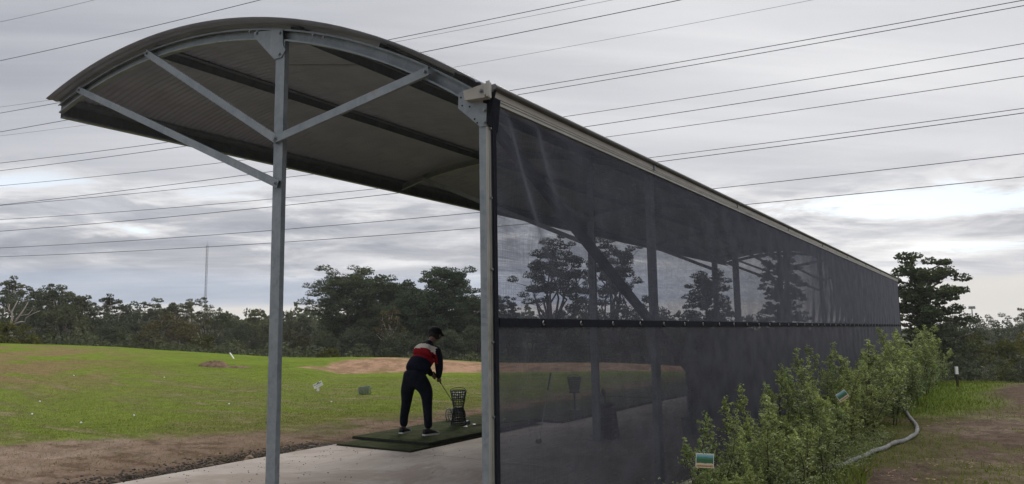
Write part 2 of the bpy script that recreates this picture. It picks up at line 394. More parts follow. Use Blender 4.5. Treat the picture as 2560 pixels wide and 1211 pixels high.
# right of the shelter: brown track with grass
rt = 1-sst(2.7, 2.9, GS)
tcol = lerp(np.ones(GX.shape+(3,))*np.array([.105, .078, .060]), [.150, .115, .088], sst(.4, .62, n_mid))
tcol = lerp(tcol, [.060, .045, .034], sst(.5, .66, n_fin2)*.6)
gk = np.clip(sst(.47, .60, fbm(GX*.8, GY*.8, 81, 5, .62))*(.45+.3*sst(.8, 1.4, GS)) + .55*sst(1.3, 2.1, GS), 0, 1)*(1-.75*sst(2.0, .4, 0)*0)
trk = sst(-.9, -2.6, GS + (n_mid-.5)*1.6); gk = gk*(1-.85*trk)
tcol = lerp(tcol, [.085, .088, .030], gk)
brt = sst(15.5, 18.5, GL+(n_mid-.5)*3)*sst(-.4, .9, GS+(n_mid-.5)*1.6)
brt = brt*(1-sst(40, 60, GL)); tcol = lerp(tcol, [.110, .17, .030], brt*.9)
far_r = sst(21, 28, RG); tcol = lerp(tcol, [.13, .115, .06], far_r*.6*(1-brt))
C = C*(1-rt[..., None]) + tcol*rt[..., None]
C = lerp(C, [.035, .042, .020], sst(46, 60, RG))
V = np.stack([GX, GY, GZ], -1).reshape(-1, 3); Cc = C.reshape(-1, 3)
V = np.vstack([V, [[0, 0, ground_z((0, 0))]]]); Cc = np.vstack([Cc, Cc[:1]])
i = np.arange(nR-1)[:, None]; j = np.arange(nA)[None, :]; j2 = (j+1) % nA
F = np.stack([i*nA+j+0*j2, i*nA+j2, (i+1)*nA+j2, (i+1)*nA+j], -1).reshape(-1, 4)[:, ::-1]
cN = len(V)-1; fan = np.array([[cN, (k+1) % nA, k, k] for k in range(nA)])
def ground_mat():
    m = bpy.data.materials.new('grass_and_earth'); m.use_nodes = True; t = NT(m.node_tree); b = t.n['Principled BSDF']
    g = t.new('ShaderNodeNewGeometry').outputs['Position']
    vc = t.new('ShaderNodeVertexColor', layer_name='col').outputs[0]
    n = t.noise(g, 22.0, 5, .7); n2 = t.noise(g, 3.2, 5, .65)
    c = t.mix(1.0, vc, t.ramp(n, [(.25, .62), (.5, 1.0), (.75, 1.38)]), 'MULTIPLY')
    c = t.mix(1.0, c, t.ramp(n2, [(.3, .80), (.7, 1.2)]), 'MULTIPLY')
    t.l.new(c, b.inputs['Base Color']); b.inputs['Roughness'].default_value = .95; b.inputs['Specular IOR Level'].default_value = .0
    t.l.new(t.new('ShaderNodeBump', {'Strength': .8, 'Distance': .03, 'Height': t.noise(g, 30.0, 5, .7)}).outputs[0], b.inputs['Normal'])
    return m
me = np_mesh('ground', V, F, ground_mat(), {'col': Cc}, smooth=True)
tag(link('ground', me), kind='structure')

def concrete_mat():
    m = bpy.data.materials.new('broomed_concrete'); m.use_nodes = True; t = NT(m.node_tree); b = t.n['Principled BSDF']
    g = t.new('ShaderNodeTexCoord').outputs['Object']
    n = t.noise(g, 1.1, 6, .6); n2 = t.noise(t.new('ShaderNodeMapping', {0: g, 2: (0, 0, .5), 3: (2, 26, 1)}).outputs[0], 1.0, 4, .6); n3 = t.noise(g, 90, 3, .6)
    c = t.mix(t.smooth(n, .3, .7), (.37, .32, .285), (.50, .45, .40))
    c = t.mix(t.math('MULTIPLY', t.smooth(n2, .55, .75), .45), c, (.38, .30, .25))
    c = t.mix(t.math('MULTIPLY', t.smooth(n3, .62, .7), .5), c, (.25, .21, .18))
    c = t.mix(t.math('MULTIPLY', t.smooth(t.noise(g, .55, 5, .7, .8), .48, .60), .6), c, (.25, .195, .155))
    wv = t.noise(t.new('ShaderNodeMapping', {0: g, 2: (0, 0, .35), 3: (1.2, 55, 1)}).outputs[0], 1.0, 3, .6); c = t.mix(t.math('MULTIPLY', t.smooth(wv, .5, .62), .28), c, (.24, .20, .17))
    c = t.mix(t.smooth(t.noise(t.new('ShaderNodeMapping', {0: g, 1: (3, 8, 1)}).outputs[0], 14, 2, .5), .73, .76), c, (.10, .07, .05))
    t.l.new(c, b.inputs['Base Color']); b.inputs['Roughness'].default_value = .8; b.inputs['Specular IOR Level'].default_value = .2
    t.l.new(t.new('ShaderNodeBump', {'Strength': .6, 'Distance': .012, 'Height': n2}).outputs[0], b.inputs['Normal']); return m
M_CONC = concrete_mat()
sl = empty('concrete_slab', wpt(8, 5.6), ROTZ); tag(sl, kind='structure')
joints = [-4.0, 2.05, 7.98, 13.95, 19.9, 25.85, 31.5]
for a_, b_ in zip(joints[:-1], joints[1:]):                      # poured bays with recessed joints between
    k = MB((8, 5.6, 0)); c_ = .006
    l0, l1_ = a_+c_, b_-c_; s0, s1 = 2.80, 8.395
    k.add([(l0, s0, -.16), (l1_, s0, -.16), (l1_, s1, -.16), (l0, s1, -.16),
           (l0, s0, -.008), (l1_, s0, -.008), (l1_, s1, -.008), (l0, s1, -.008),
           (l0+.01, s0+.01, 0), (l1_-.01, s0+.01, 0), (l1_-.01, s1-.01, 0), (l0+.01, s1-.01, 0)],
          [(0, 3, 2, 1), (0, 1, 5, 4), (1, 2, 6, 5), (2, 3, 7, 6), (3, 0, 4, 7), (4, 5, 9, 8), (5, 6, 10, 9), (6, 7, 11, 10), (7, 4, 8, 11), (8, 9, 10, 11)])
    k.build('slab_panel', M_CONC, sl)

# ------------------------------------------------------------------ the shelter
SR, SL_, L1, DL, LEND = 2.94, 5.12, 4.20, 2.97, 29.93
pts = np.array([(9.01, 4.38), (7.98, 4.57), (7.22, 4.62), (6.52, 4.60), (5.76, 4.50), (5.05, 4.36), (4.52, 4.19), (4.03, 3.97), (3.77, 3.84), (3.13, 3.47), (2.80, 3.27)])
A_ = np.c_[2*pts, np.ones(len(pts))]; sol = np.linalg.lstsq(A_, (pts**2).sum(1), rcond=None)[0]
ARC_S, ARC_Z = sol[0], sol[1]; ARC_R = math.sqrt(sol[2]+sol[0]**2+sol[1]**2)
def arc(s, off=0.0):                                             # height of the roof curve at s, off = radial offset
    r = ARC_R+off; return ARC_Z + math.sqrt(max(0, r*r-(s-ARC_S)**2))
def arc_frame(s, off=0.0):
    z = arc(s, off); n = Vector((0, s-ARC_S, z-ARC_Z)).normalized(); return Vector((0, s, z)), n
BASE = (L1, SL_, 0)
shel = empty('golf_bay_shelter', wpt(L1, SL_), ROTZ)
tag(shel, 'long open driving range shelter with curved grey roof on galvanised steel posts', 'shelter')
def part(name, m=None): return MB(BASE)
def cprof(w_, d_, t=.004, lip=.014):
    """C section: web of width w_ along a, flanges of depth d_ along b"""
    h = w_/2
    return [(-h, 0), (h, 0), (h, d_), (h-lip, d_), (h-lip, d_-t), (h-t, d_-t), (h-t, t), (-h+t, t), (-h+t, d_-t), (-h+lip, d_-t), (-h+lip, d_), (-h, d_)]
def rect(w_, d_): return [(-w_/2, -d_/2), (w_/2, -d_/2), (w_/2, d_/2), (-w_/2, d_/2)]
Lpos = [L1+k*2*DL for k in range(5)]
bolt_me = None
def bolt(loc, axis, parent, r=.014, h=.012):
    global bolt_me
    if bolt_me is None:
        k = MB(); k.tube([(0, 0, 0), (0, 0, .3)], 1.35, 12); k.tube([(0, 0, .3), (0, 0, 1)], .9, 6)
        o = k.build('bolt', M_BOLT); bolt_me = o.data; bpy.data.objects.remove(o)
    o = link('bolt', bolt_me, parent, Vector(loc)-Vector(BASE)); o.scale = (r, r, h)
    o.rotation_euler = Vector(axis).to_track_quat('Z', 'Y').to_euler(); return o

RIB_OFF = -.058                                                  # rib outer edge below the sheet
def make_rib(l, front=True):
    k = part('rib'); prof = [(0, 0), (0, -.105), (.05, -.105), (.05, -.09), (.046, -.09), (.046, -.101), (.004, -.101), (.004, -.004), (.046, -.004), (.046, -.015), (.05, -.015), (.05, 0)]
    # open side of the channel faces the near end: recess, lips at both edges
    path = []
    for s in np.linspace(3.04, 8.99, 40):
        p, n = arc_frame(s, RIB_OFF); path.append((Vector((l+.05, p.y, p.z)), Vector((-1, 0, 0)), n))
    k.sweep(prof, path); return k.build('roof_rib', M_STEEL, shel)
for li, l in enumerate(Lpos + [LEND-.06]):
    make_rib(l)
# left posts, gussets and knee braces
for l in Lpos:
    k = part('post'); top = arc(SL_, RIB_OFF-.02)
    k.member((l, SL_, -.0), (l, SL_, top-.10), (0, -1, 0), cprof(.115, .047))
    po = k.build('post', M_STEEL, shel)
    k = part('base'); k.box((l-.05, SL_-.11, .001), (l+.15, SL_+.11, .013)); k.build('base_plate', M_STEEL, shel)
    # gusset plate, on the near face
    k = part('gusset'); zt = arc(SL_, RIB_OFF)
    def az_(s): return arc(s, RIB_OFF)
    k.poly([(l-.010, s, z) for s, z in [(5.475, 4.355), (5.47, 4.304), (5.186, 4.035), (5.094, 4.033), (5.041, 4.090), (5.075, 4.14), (5.085, 4.29)]], (1, 0, 0), .006)
    g = k.build('gusset_plate', M_STEEL, shel)
    for s, z in ((5.437, 4.335), (5.12, 4.262), (5.12, 4.067)): bolt((l-.010, s, z), (-1, 0, 0), shel)
    for s in (SL_+.31, SL_+.42, SL_-.42, SL_-.55): bolt((l+.0, s, az_(s)-.03), (-1, 0, 0), shel, .011)
    # knee braces bolted on the near side
    def brace(s0, z0, s1, z1):
        k = part('brace'); d = Vector((0, s1-s0, z1-z0)).normalized()
        p0 = Vector((l-.034, s0, z0))-d*.03; p1 = Vector((l-.034, s1, z1))+d*.03
        k.member(p0, p1, Vector((1, 0, 0)).cross(d), [(-.034, 0), (.034, 0), (.034, .030), (.030, .030), (.030, .003), (-.030, .003), (-.030, .030), (-.034, .030)])
        k.build('knee_brace', M_STEEL, shel)
        for s, z in ((s0, z0), (s1, z1)): bolt((l-.034, s, z), (-1, 0, 0), shel, .012, .02)
    brace(SL_-.005, 3.30, 3.445, arc(3.445, RIB_OFF-.05))
    brace(SL_+.005, 3.30, 7.15, arc(7.15, RIB_OFF-.05))
    brace(SL_-.02, 2.905, 8.47, arc(8.47, RIB_OFF-.05))
    # fly brace from the gusset up to the roof purlin
    k = part('fly'); k.member((l+.10, SL_+.02, zt-.30), (l+.95, SL_+.02, arc(SL_, -.10)), (0, 1, 0), rect(.05, .004)); k.build('fly_brace', M_STEEL, shel)
# wall posts on the cloth side
Rpos = [L1+k*DL for k in range(9)] + [LEND-.06]
for l in Rpos:
    k = part('p'); top = 3.21
    pass
    k.member((l+.055, SR-.018, 0), (l+.055, SR-.018, top), (1, 0, 0), cprof(.11, .058))
    k.build('post', M_STEEL, shel)
    if l in Lpos or l == Rpos[-1]:
        k = part('plate'); z0 = top
        P = [(3.153, 3.336), (3.1, 3.353), (3.058, 3.333), (3.007, 3.25), (2.907, 3.21), (2.913, 3.051), (2.963, 3.052), (3.158, 3.222)]
        k.poly([(l-.010, s, z) for s, z in P], (1, 0, 0), .006); k.build('corner_plate', M_STEEL, shel)
        for s, z in ((3.105, 3.326), (3.131, 3.297), (3.12, 3.235), (3.054, 3.215), (3.011, 3.116), (2.988, 3.085)):
            h = part('h'); h.tube([(l-.012, s, z), (l-.0095, s, z)], .007, 8); h.build('bolt_hole', M_CAP, shel)
        for s, z in ((3.063, 3.265), (2.923, 3.166), (2.924, 3.08)): bolt((l-.010, s, z), (-1, 0, 0), shel, .013, .016)
# diagonal brace in the cloth wall
k = part('d'); k.member((L1+.10, SR+.02, 3.12), (L1+2*DL+.36, SR+.02, .02), (0, 0, 1), rect(.085, .05)); k.build('diagonal_brace', M_BRACE, shel)
k = part('d'); k.member((L1+6*DL+.12, SR+.02, 2.98), (L1+8*DL+.02, SR+.02, .04), (0, 0, 1), rect(.085, .05)); k.build('diagonal_brace', M_BRACE, shel)
# purlins between ribs and sheet
for s in (7.12, 5.02, 3.95):
    k = part('pl'); p, n = arc_frame(s, -.013); T = Vector((0, n.z, -n.y))
    k.sweep([(-.05, 0), (.05, 0), (.05, -.096), (.035, -.096), (.035, -.09), (.044, -.09), (.044, -.006), (-.05, -.006)],
            [(Vector((L1+.056, p.y, p.z)), T*.8, n), (Vector((LEND+.03, p.y, p.z)), T*.8, n)])
    k.build('purlin', M_STEEL, shel)
# open-edge channel on the far (field) side
p, n = arc_frame(8.93, -.03)
k = part('edge'); zt = p.z
k.sweep([(9.035, zt-.014), (9.035, zt-.185), (8.955, zt-.185), (8.955, zt-.165), (8.960, zt-.165), (8.960, zt-.180), (9.030, zt-.180), (9.030, zt-.022), (8.90, zt+.020), (8.90, zt-.01), (8.896, zt-.01), (8.896, zt+.030)],
        [(Vector((L1+.055, 0, 0)), Vector((0, 1, 0)), Vector((0, 0, 1))), (Vector((LEND, 0, 0)), Vector((0, 1, 0)), Vector((0, 0, 1)))])
k.build('edge_channel', M_STEEL, shel)
p, n = arc_frame(3.2, -.013); k = part('pl'); T = Vector((0, n.z, -n.y))
k.sweep([(-.05, 0), (.05, 0), (.05, -.098), (.03, -.098), (.03, -.09), (.044, -.09), (.044, -.006), (-.05, -.006)], [(Vector((L1+.056, p.y, p.z)), T*.8, n), (Vector((LEND, p.y, p.z)), T*.8, n)])
k.build('purlin', M_STEEL, shel)
# corrugated roof sheets, each lapped over the next
NS = 34; SW = (LEND+.05-(L1-.12))/NS; per = SW/10
us = np.linspace(0, SW+per*.5, 10*6+4); ss = np.linspace(2.94, 9.03, 34)
vs = []
for si, s in enumerate(ss):
    p, n = arc_frame(float(s), 0)
    for u in us:
        h = .006*math.cos(2*math.pi*u/per) + .0016*(u/SW)
        vs.append((u, p.y+n.y*h-SL_, p.z+n.z*h))
nu = len(us); fs = [(a_*nu+b_, a_*nu+b_+1, (a_+1)*nu+b_+1, (a_+1)*nu+b_) for a_ in range(len(ss)-1) for b_ in range(nu-1)]
sheet_me = np_mesh('roof_sheet', vs, fs, M_SHEET, smooth=True)
for q in range(NS):
    o = link('roof_sheet', sheet_me, shel, (q*SW-.12, 0, 0))
    md_ = o.modifiers.new('thickness', 'SOLIDIFY'); md_.thickness = .0012
# sheet-edge flashing strip on the low side, with screws
k = part('fl'); p, n = arc_frame(2.96, .012); p2, n2_ = arc_frame(3.45, .012); T = Vector((0, n.z, -n.y))
k.add([(L1-.125, p2.y, p2.z+.004), (L1-.125, p.y, p.z+.004), (L1-.085, p.y, p.z+.004), (L1-.085, p2.y, p2.z+.004),
       (L1-.125, p2.y, p2.z+.002), (L1-.125, p.y, p.z+.002), (L1-.085, p.y, p.z+.002), (L1-.085, p2.y, p2.z+.002)],
      [(0, 1, 2, 3), (7, 6, 5, 4), (0, 4, 5, 1), (1, 5, 6, 2), (2, 6, 7, 3), (3, 7, 4, 0)]); k.build('barge_flashing', M_GUTTER, shel)
# gutter with stop end, brackets and the cloth's top rail
AX = (Vector((0, 1, 0)), Vector((0, 0, 1)))
def along(prof, name, m, l0=L1+.02, l1_=LEND+.02):
    k = part(name); k.sweep(prof, [(Vector((l0, 0, 0)),)+AX, (Vector((l1_, 0, 0)),)+AX]); return k.build(name, m, shel)
along([(2.872, 3.262), (2.872, 3.318), (2.876, 3.318), (2.876, 3.266), (2.985, 3.266), (2.985, 3.345), (2.989, 3.345), (2.989, 3.262)], 'gutter', M_GUTTER)
along([(2.8715, 3.309), (2.850, 3.311), (2.838, 3.318), (2.833, 3.329), (2.837, 3.341), (2.850, 3.350), (2.866, 3.352), (2.880, 3.346), (2.880, 3.342), (2.866, 3.347), (2.851, 3.345), (2.841, 3.338), (2.838, 3.329), (2.842, 3.321), (2.852, 3.316), (2.8715, 3.314)], 'gutter_lip', M_GUTTERLIP)
k = part('end'); k.poly([(L1+.018, s, z) for s, z in ((2.990, 3.261), (2.870, 3.261), (2.870, 3.308), (2.836, 3.317), (2.831, 3.330), (2.846, 3.352), (2.990, 3.350))], (-1, 0, 0), .003); k.build('stop_end', M_GUTTERLIP, shel)
for l in Rpos[1:]:
    k = part('b'); k.box((l, 2.862, 3.258), (l+.035, 2.8715, 3.316)); k.box((l+.004, 2.8335, 3.312), (l+.030, 2.862, 3.3155)); k.build('gutter_bracket', M_STEEL, shel)
# folded box bracket that carries the gutter at the near corner
k = part('bb')
k.add([(L1-.075, 3.05, 3.245), (L1-.012, 3.05, 3.245), (L1-.012, 2.875, 3.235), (L1-.075, 2.875, 3.235), (L1-.075, 3.065, 3.315), (L1-.012, 3.065, 3.315), (L1-.012, 2.875, 3.335), (L1-.075, 2.875, 3.335)],
      [(0, 3, 2, 1), (0, 1, 5, 4), (1, 2, 6, 5), (2, 3, 7, 6), (3, 0, 4, 7), (4, 5, 6, 7)]); k.build('box_bracket', M_GUTTER, shel)
k = part('bb'); k.box((L1-.082, 2.850, 3.235), (L1-.03, 2.862, 3.345)); k.box((L1-.084, 2.830, 3.235), (L1-.078, 2.850, 3.345)); k.box((L1-.084, 2.862, 3.25), (L1-.078, 2.875, 3.33)); k.build('clamp_bracket', M_ALU, shel)
bolt((L1-.076, 2.905, 3.285), (-1, 0, 0), shel, .012, .02)
# vertical cloth trim on the near post, with rivets
k = part('tr'); k.box((L1+.0, SR-.030, .0), (L1+.018, SR-.0185, 3.07)); k.box((L1+.021, SR-.033, .0), (L1+.040, SR-.0185, 3.07)); k.box((L1-.002, SR-.027, .0), (L1+.022, SR-.0185, 3.065)); k.build('cloth_channel', M_ALU, shel)
for q in range(7): bolt((L1+.030, SR-.033, 3.04-.5*q), (0, -1, 0), shel, .009, .012)
# top rail (double aluminium line) over the cloth's upper edge
k = part('tr'); k.box((L1+.06, 2.876, 3.247), (LEND, 2.888, 3.2605)); k.box((L1+.06, 2.882, 3.222), (LEND, 2.900, 3.2595)); k.build('top_rail', M_ALU, shel)
for q in range(40): bolt((L1+.22+.62*q, SR-0.0500, 3.254), (0, -1, 0), shel, .008, .008)

# ------------------------------------------------------------------ shade cloth
def cloth_mat(name, openness, alb, thick=.175):
    m = bpy.data.materials.new(name); m.use_nodes = True; t = NT(m.node_tree); t.n.remove(t.n['Principled BSDF'])
    g = t.new('ShaderNodeNewGeometry'); tc = t.new('ShaderNodeTexCoord').outputs['Object']
    dt = t.new('ShaderNodeVectorMath', {0: g.outputs['Incoming'], 1: g.outputs['True Normal']}, operation='DOT_PRODUCT').outputs['Value']
    cs = t.math('MAXIMUM', t.math('ABSOLUTE', dt), .02)
    tan = t.math('DIVIDE', t.math('SQRT', t.math('SUBTRACT', 1.0, t.math('MULTIPLY', cs, cs))), cs)
    # the yarn has thickness: the holes close as the cloth is seen more obliquely
    op = t.math('MAXIMUM', t.math('SUBTRACT', 1.0, t.math('MULTIPLY', tan, thick)), 0.0)
    yx = t.noise(t.new('ShaderNodeMapping', {0: tc, 3: (260, 1, 2.5)}).outputs[0], 1.0, 2, .5)
    yz = t.noise(t.new('ShaderNodeMapping', {0: tc, 3: (2.5, 1, 260)}).outputs[0], 1.0, 2, .5)
    cr = t.noise(t.new('ShaderNodeMapping', {0: tc, 2: (0, .5, 0), 3: (5, 1, 14)}).outputs[0], 1.0, 4, .65, 1.5)
    vr = t.math('ADD', t.math('MULTIPLY', yx, .5), t.math('MULTIPLY', yz, .5))
    vr = t.math('MULTIPLY', t.smooth(vr, .3, .7, .62, 1.38), t.smooth(cr, .35, .65, .86, 1.12))
    T = t.math('MULTIPLY', t.math('MULTIPLY', op, openness), vr, clamp=True)
    c = t.mix(t.smooth(t.noise(tc, 3.0, 5, .6), .3, .7), tuple(v*.8 for v in alb), tuple(v*1.2 for v in alb))
    df = t.new('ShaderNodeBsdfDiffuse', {0: c})
    gl = t.new('ShaderNodeBsdfGlossy', {0: (.5, .5, .55, 1), 'Roughness': .55})
    lw = t.new('ShaderNodeLayerWeight', {0: .12}).outputs['Fresnel']
    sh = t.new('ShaderNodeMixShader', {0: t.math('MULTIPLY', lw, .32), 1: df.outputs[0], 2: gl.outputs[0]})
    tr = t.new('ShaderNodeBsdfTransparent', {0: (.92, .94, 1, 1)})
    mx = t.new('ShaderNodeMixShader', {0: T, 1: sh.outputs[0], 2: tr.outputs[0]})
    t.l.new(mx.outputs[0], t.n['Material Output'].inputs[0]); return m
M_CLOTH = cloth_mat('black_shade_cloth', .50, (.068, .072, .090))
M_CLOTHLOW = cloth_mat('black_shade_cloth_dense', .36, (.062, .063, .074), .205)
M_HEM = mat('black_webbing', (.012, .013, .018), .9, 0, .2, 30, spec=.1)
scr = empty('shade_cloth_screen', wpt(L1, SR-0.0430), ROTZ)
tag(scr, 'long black see-through shade cloth wall laced along the right side of the shelter', 'shade cloth')
CB = (L1, SR-0.0430, 0)
SEAM = 1.672
def cloth(name, z0, z1, m, lower):
    nl, nz = 900, 44
    tt = np.linspace(0, 1, nl)**1.35; L = L1+.080 + tt*(LEND-L1-.08)
    Zt = np.linspace(0, 1, nz); LL, ZZ = np.meshgrid(L, Zt); Zw = z0+(z1-z0)*ZZ
    d = .010*(fbm(LL*1.1, Zw*1.3, 5, 3)-.5)
    gph = (LL-4.89)/.61
    puck = np.abs(((gph+.5) % 1)-.5)
    fold = np.zeros_like(LL)
    if not lower:
        # loose drapes hanging from the near top corner, and puckers running up from each eyelet
        q = (LL-L1)+(3.28-Zw)*-.55
        fold += .026*np.sin(q*13+2*fbm(LL*2, Zw, 9, 2))*np.exp(-((LL-L1-.5)/.55)**2)*sst(1.7, 2.6, Zw)
        fold += .016*np.exp(-((LL-L1-1.05-(3.28-Zw)*.75)/.22)**2)*sst(1.75, 2.3, Zw)
        amp = (.005+.005*sst(9, 20, LL))*(.4+1.2*fbm(LL*.7, LL*0, 44, 2))
        fold += amp*np.cos(2*math.pi*(gph - (Zw-SEAM)*.9))*np.exp(-(Zw-SEAM)/.16)
        fold += .016*sst(9, 22, LL)*(fbm(LL*1.6, Zw*1.6, 15, 4)-.5)
    else:
        amp = .004+.005*sst(9, 20, LL); fold += amp*np.cos(2*math.pi*gph)*np.exp(-(SEAM-Zw)/.2)
        fold += .016*sst(10, 20, LL)*(fbm(LL*1.2, Zw*1.2, 25, 3)-.5)
    edge = sst(0, .06, ZZ)*sst(0, .06, 1-ZZ)
    S = -(d+fold*edge) - .0
    end = sst(LEND-.7, LEND, LL)*np.sin(np.clip((Zw)/3.28, 0, 1)*math.pi); Lx = LL - .10*end
    V = np.stack([Lx-CB[0], S, Zw], -1).reshape(-1, 3)
    a_ = np.arange(nz-1)[:, None]*nl; b_ = np.arange(nl-1)[None, :]
    F = np.stack([a_+b_, a_+b_+1, a_+b_+1+nl, a_+b_+nl], -1).reshape(-1, 4)
    return link(name, np_mesh(name, V, F, m, smooth=True), scr)
cloth('upper_cloth', SEAM+.028, 3.245, M_CLOTH, False)
cloth('lower_cloth', .02, SEAM-.028, M_CLOTHLOW, True)
k = MB(CB); k.box((L1+.10, SR-0.0520, SEAM-.031), (LEND, SR-0.0400, SEAM+.031)); k.build('lacing_band', M_HEM, scr)
k = MB(CB); k.box((L1+.041, SR-0.0500, .02), (L1+.085, SR-0.0380, 3.225)); k.build('edge_hem', M_HEM, scr)
k = MB(CB); k.box((L1+.10, SR-0.0480, .0), (LEND-.0, SR-0.0360, .022)); k.build('bottom_rail', M_ALU, scr)
k = MB(CB); k.box((LEND-.01, SR-0.0480, .02), (LEND, SR+.10, 3.2)); k.build('end_return', M_HEM, scr)
k = MB(CB)
for a_, b_ in ((.0, .42),): k.poly([(L1-.005, SR-0.0580, 3.14), (L1-.005, SR+.01, 3.15), (L1+.0, SR-.0, 3.27), (L1+.0, SR-0.1080, 3.30)], (1, 0, 0), .01)
k.poly([(L1-.006, 2.904, 3.06), (L1+.10, 2.893, 3.02), (L1+.12, 2.880, 3.262), (L1-.006, 2.872, 3.262)], (0, -1, 0), .006); k.build('corner_flap', M_HEM, scr)
ring_me = None
for q in range(42):
    l = 4.89+.61*q
    if l > LEND-.1: break
    if ring_me is None:
        k = MB(); R_ = .017
        k.tube([(R_*math.cos(t), 0, R_*math.sin(t)) for t in np.linspace(0, 2*math.pi, 15)[:-1]], .0055, 6, True)
        o = k.build('eyelet', M_CHROME, scr, True); ring_me = o.data
        k = MB(); k.tube([(-.004, -.004, -.028), (.010, -.010, -.012), (.004, -.008, .012), (-.008, -.004, .030)], .0045, 5); tie = k.build('tie', M_CAP, o)
        tie_me = tie.data
    else:
        o = link('eyelet', ring_me, scr); link('tie', tie_me, o)
    o.location = (l-CB[0], -.013, SEAM)

# ------------------------------------------------------------------ mats, baskets, balls, clubs
def thing_at(name, l, s, z=0.0, rz=0.0): return empty(name, wpt(l, s, z), ROTZ+rz)
def mat_slab(l0, l1_, s0, s1, z0, z1, label, grp=None):
    o = thing_at('turf_mat', (l0+l1_)/2, (s0+s1)/2, z0)
    k = MB(((l0+l1_)/2, (s0+s1)/2, z0)); c_ = .006
    k.box((l0, s0, z0), (l1_, s1, z1-.014)); k.build('rubber_base', M_RUBBER, o)
    k = MB(((l0+l1_)/2, (s0+s1)/2, z0))
    nx = max(4, int((l1_-l0)/.12)); ny = 12
    vs, fs = [], []
    for a_ in range(nx+1):
        for b_ in range(ny+1):
            l = l0+c_+(l1_-l0-2*c_)*a_/nx; s = s0+c_+(s1-s0-2*c_)*b_/ny
            ed = min(a_, nx-a_, b_, ny-b_); vs.append((l, s, z1-(.006 if ed == 0 else 0)+random.uniform(-.0015, .0015)))
    for a_ in range(nx):
        for b_ in range(ny): i0 = a_*(ny+1)+b_; fs.append((i0, i0+ny+1, i0+ny+2, i0+1))
    k.add(vs, fs); b0 = len(vs)
    bd = [(l0+c_, s0+c_), (l1_-c_, s0+c_), (l1_-c_, s1-c_), (l0+c_, s1-c_)]
    k.add([(l, s, z1-.0139) for l, s in bd]+[(l, s, z1-.006) for l, s in bd], [(0, 1, 5, 4), (1, 2, 6, 5), (2, 3, 7, 6), (3, 0, 4, 7)])
    k.build('turf_top', M_MAT, o)
    return tag(o, label, 'mat', grp)
random.seed(3)
MZ = .078
mat_slab(7.98, 9.9, 6.86, 8.28, .002, .030, 'thin worn olive mat lying flat on the concrete under the thick turf mat')
mat_slab(8.42, 11.6, 6.90, 8.40, .031, MZ, 'thick dark green turf mat the golfer stands on')
for q in range(3):
    mat_slab(11.75+5.0*q, 16.6+5.0*q, 6.60, 8.36, .004, .05, ['dark turf mat seen through the cloth next to the golfer\'s mat', 'dark turf mat second beyond the golfer\'s, dim behind the black cloth', 'turf mat farthest along the slab, dim behind the black cloth'][q], 'turf mats in the farther bays')

def lattice(k, zs_r, nseg, w_=.004, hoops=None):
    """open basket wall: hoops and uprights"""
    for z, r in (hoops or zs_r): k.tube([(r*math.cos(t), r*math.sin(t), z) for t in np.linspace(0, 2*math.pi, 21)[:-1]], w_, 4, True)
    for i_ in range(nseg):
        t = 2*math.pi*i_/nseg; k.tube([(r*math.cos(t), r*math.sin(t), z) for z, r in zs_r], w_*.95, 4)
def basket(name, loc, rot, m, label, h=.28, r0=.085, r1=.135, handle=True, balls=0, grp=None, handle_down=False, sc=1.0):
    o = empty(name, loc); o.rotation_euler = rot; o.scale = (sc, sc, sc)
    zr = [(h*t, r0+(r1-r0)*t) for t in np.linspace(0, 1, 8)]
    k = MB(); lattice(k, zr, 22, .0062); k.build('lattice_wall', m, o)
    k = MB(); k.tube([(r1*1.04*math.cos(t), r1*1.04*math.sin(t), h) for t in np.linspace(0, 2*math.pi, 25)[:-1]], .0085, 6, True); k.build('rim', m, o)
    k = MB(); k.tube([(0, 0, .0), (0, 0, .007)], r0, 18); k.build('base', m, o)
    if handle:
        hh = .05 if not handle_down else .02
        k = MB(); k.tube([(r1*1.05*math.cos(t), .02, h+hh*math.sin(t)) for t in np.linspace(0, math.pi, 15)], .005, 6); k.build('handle', m, o)
    return tag(o, label, 'basket', grp)
bp = wpt(10.22, 7.73, MZ)
basket('ball_basket', bp + Vector((0, 0, .285)), (math.pi, 0, .3), M_DARKPLASTIC, 'upturned dark plastic ball basket at the bottom of the stack of two on the mat', handle=False, grp='stacked range ball baskets')
b2 = basket('ball_basket', bp + Vector((0, 0, .290)), (0, 0, .5), M_DARKPLASTIC, 'upright dark basket of balls on top of the upturned one', grp='stacked range ball baskets')
ball_me = None
def ball(p, label, grp, name='golf_ball'):
    global ball_me
    if ball_me is None:
        bm = bmesh.new(); bmesh.ops.create_icosphere(bm, subdivisions=2, radius=.0215); ball_me = bpy.data.meshes.new('golf_ball'); bm.to_mesh(ball_me); bm.free()
        ball_me.materials.append(M_BALL); ball_me.shade_smooth()
    return tag(link(name, ball_me, None, p), label, 'golf ball', grp)
for q in range(26):
    lv = q//9; t = q*2.4; rr_ = (.03 if q % 9 < 3 else .082)*(1+.12*lv)
    ball(bp + Vector((rr_*math.cos(t), rr_*math.sin(t), .290+.155+.042*lv)), 'pale golf ball piled in the upright basket on the mat', 'golf balls in the basket')
basket('ball_basket', wpt(10.75, 8.02, MZ+.12), (1.75, .0, -1.9), M_GREYPLASTIC, 'grey ball basket lying on its side behind the stacked pair')
gp_ = wpt(15.17, 14.89); basket('ball_basket', (gp_.x, gp_.y, ground_z(gp_)+.12), (1.66, 0, 2.0), M_GREYPLASTIC, 'grey-green ball basket lying on its side out on the grass', sc=1.0)
basket('ball_basket', wpt(13.35, 7.2, .42), (0, 0, .4), M_DARKPLASTIC, 'dark ball basket raised on a pedestal, dim behind the cloth', handle=True)
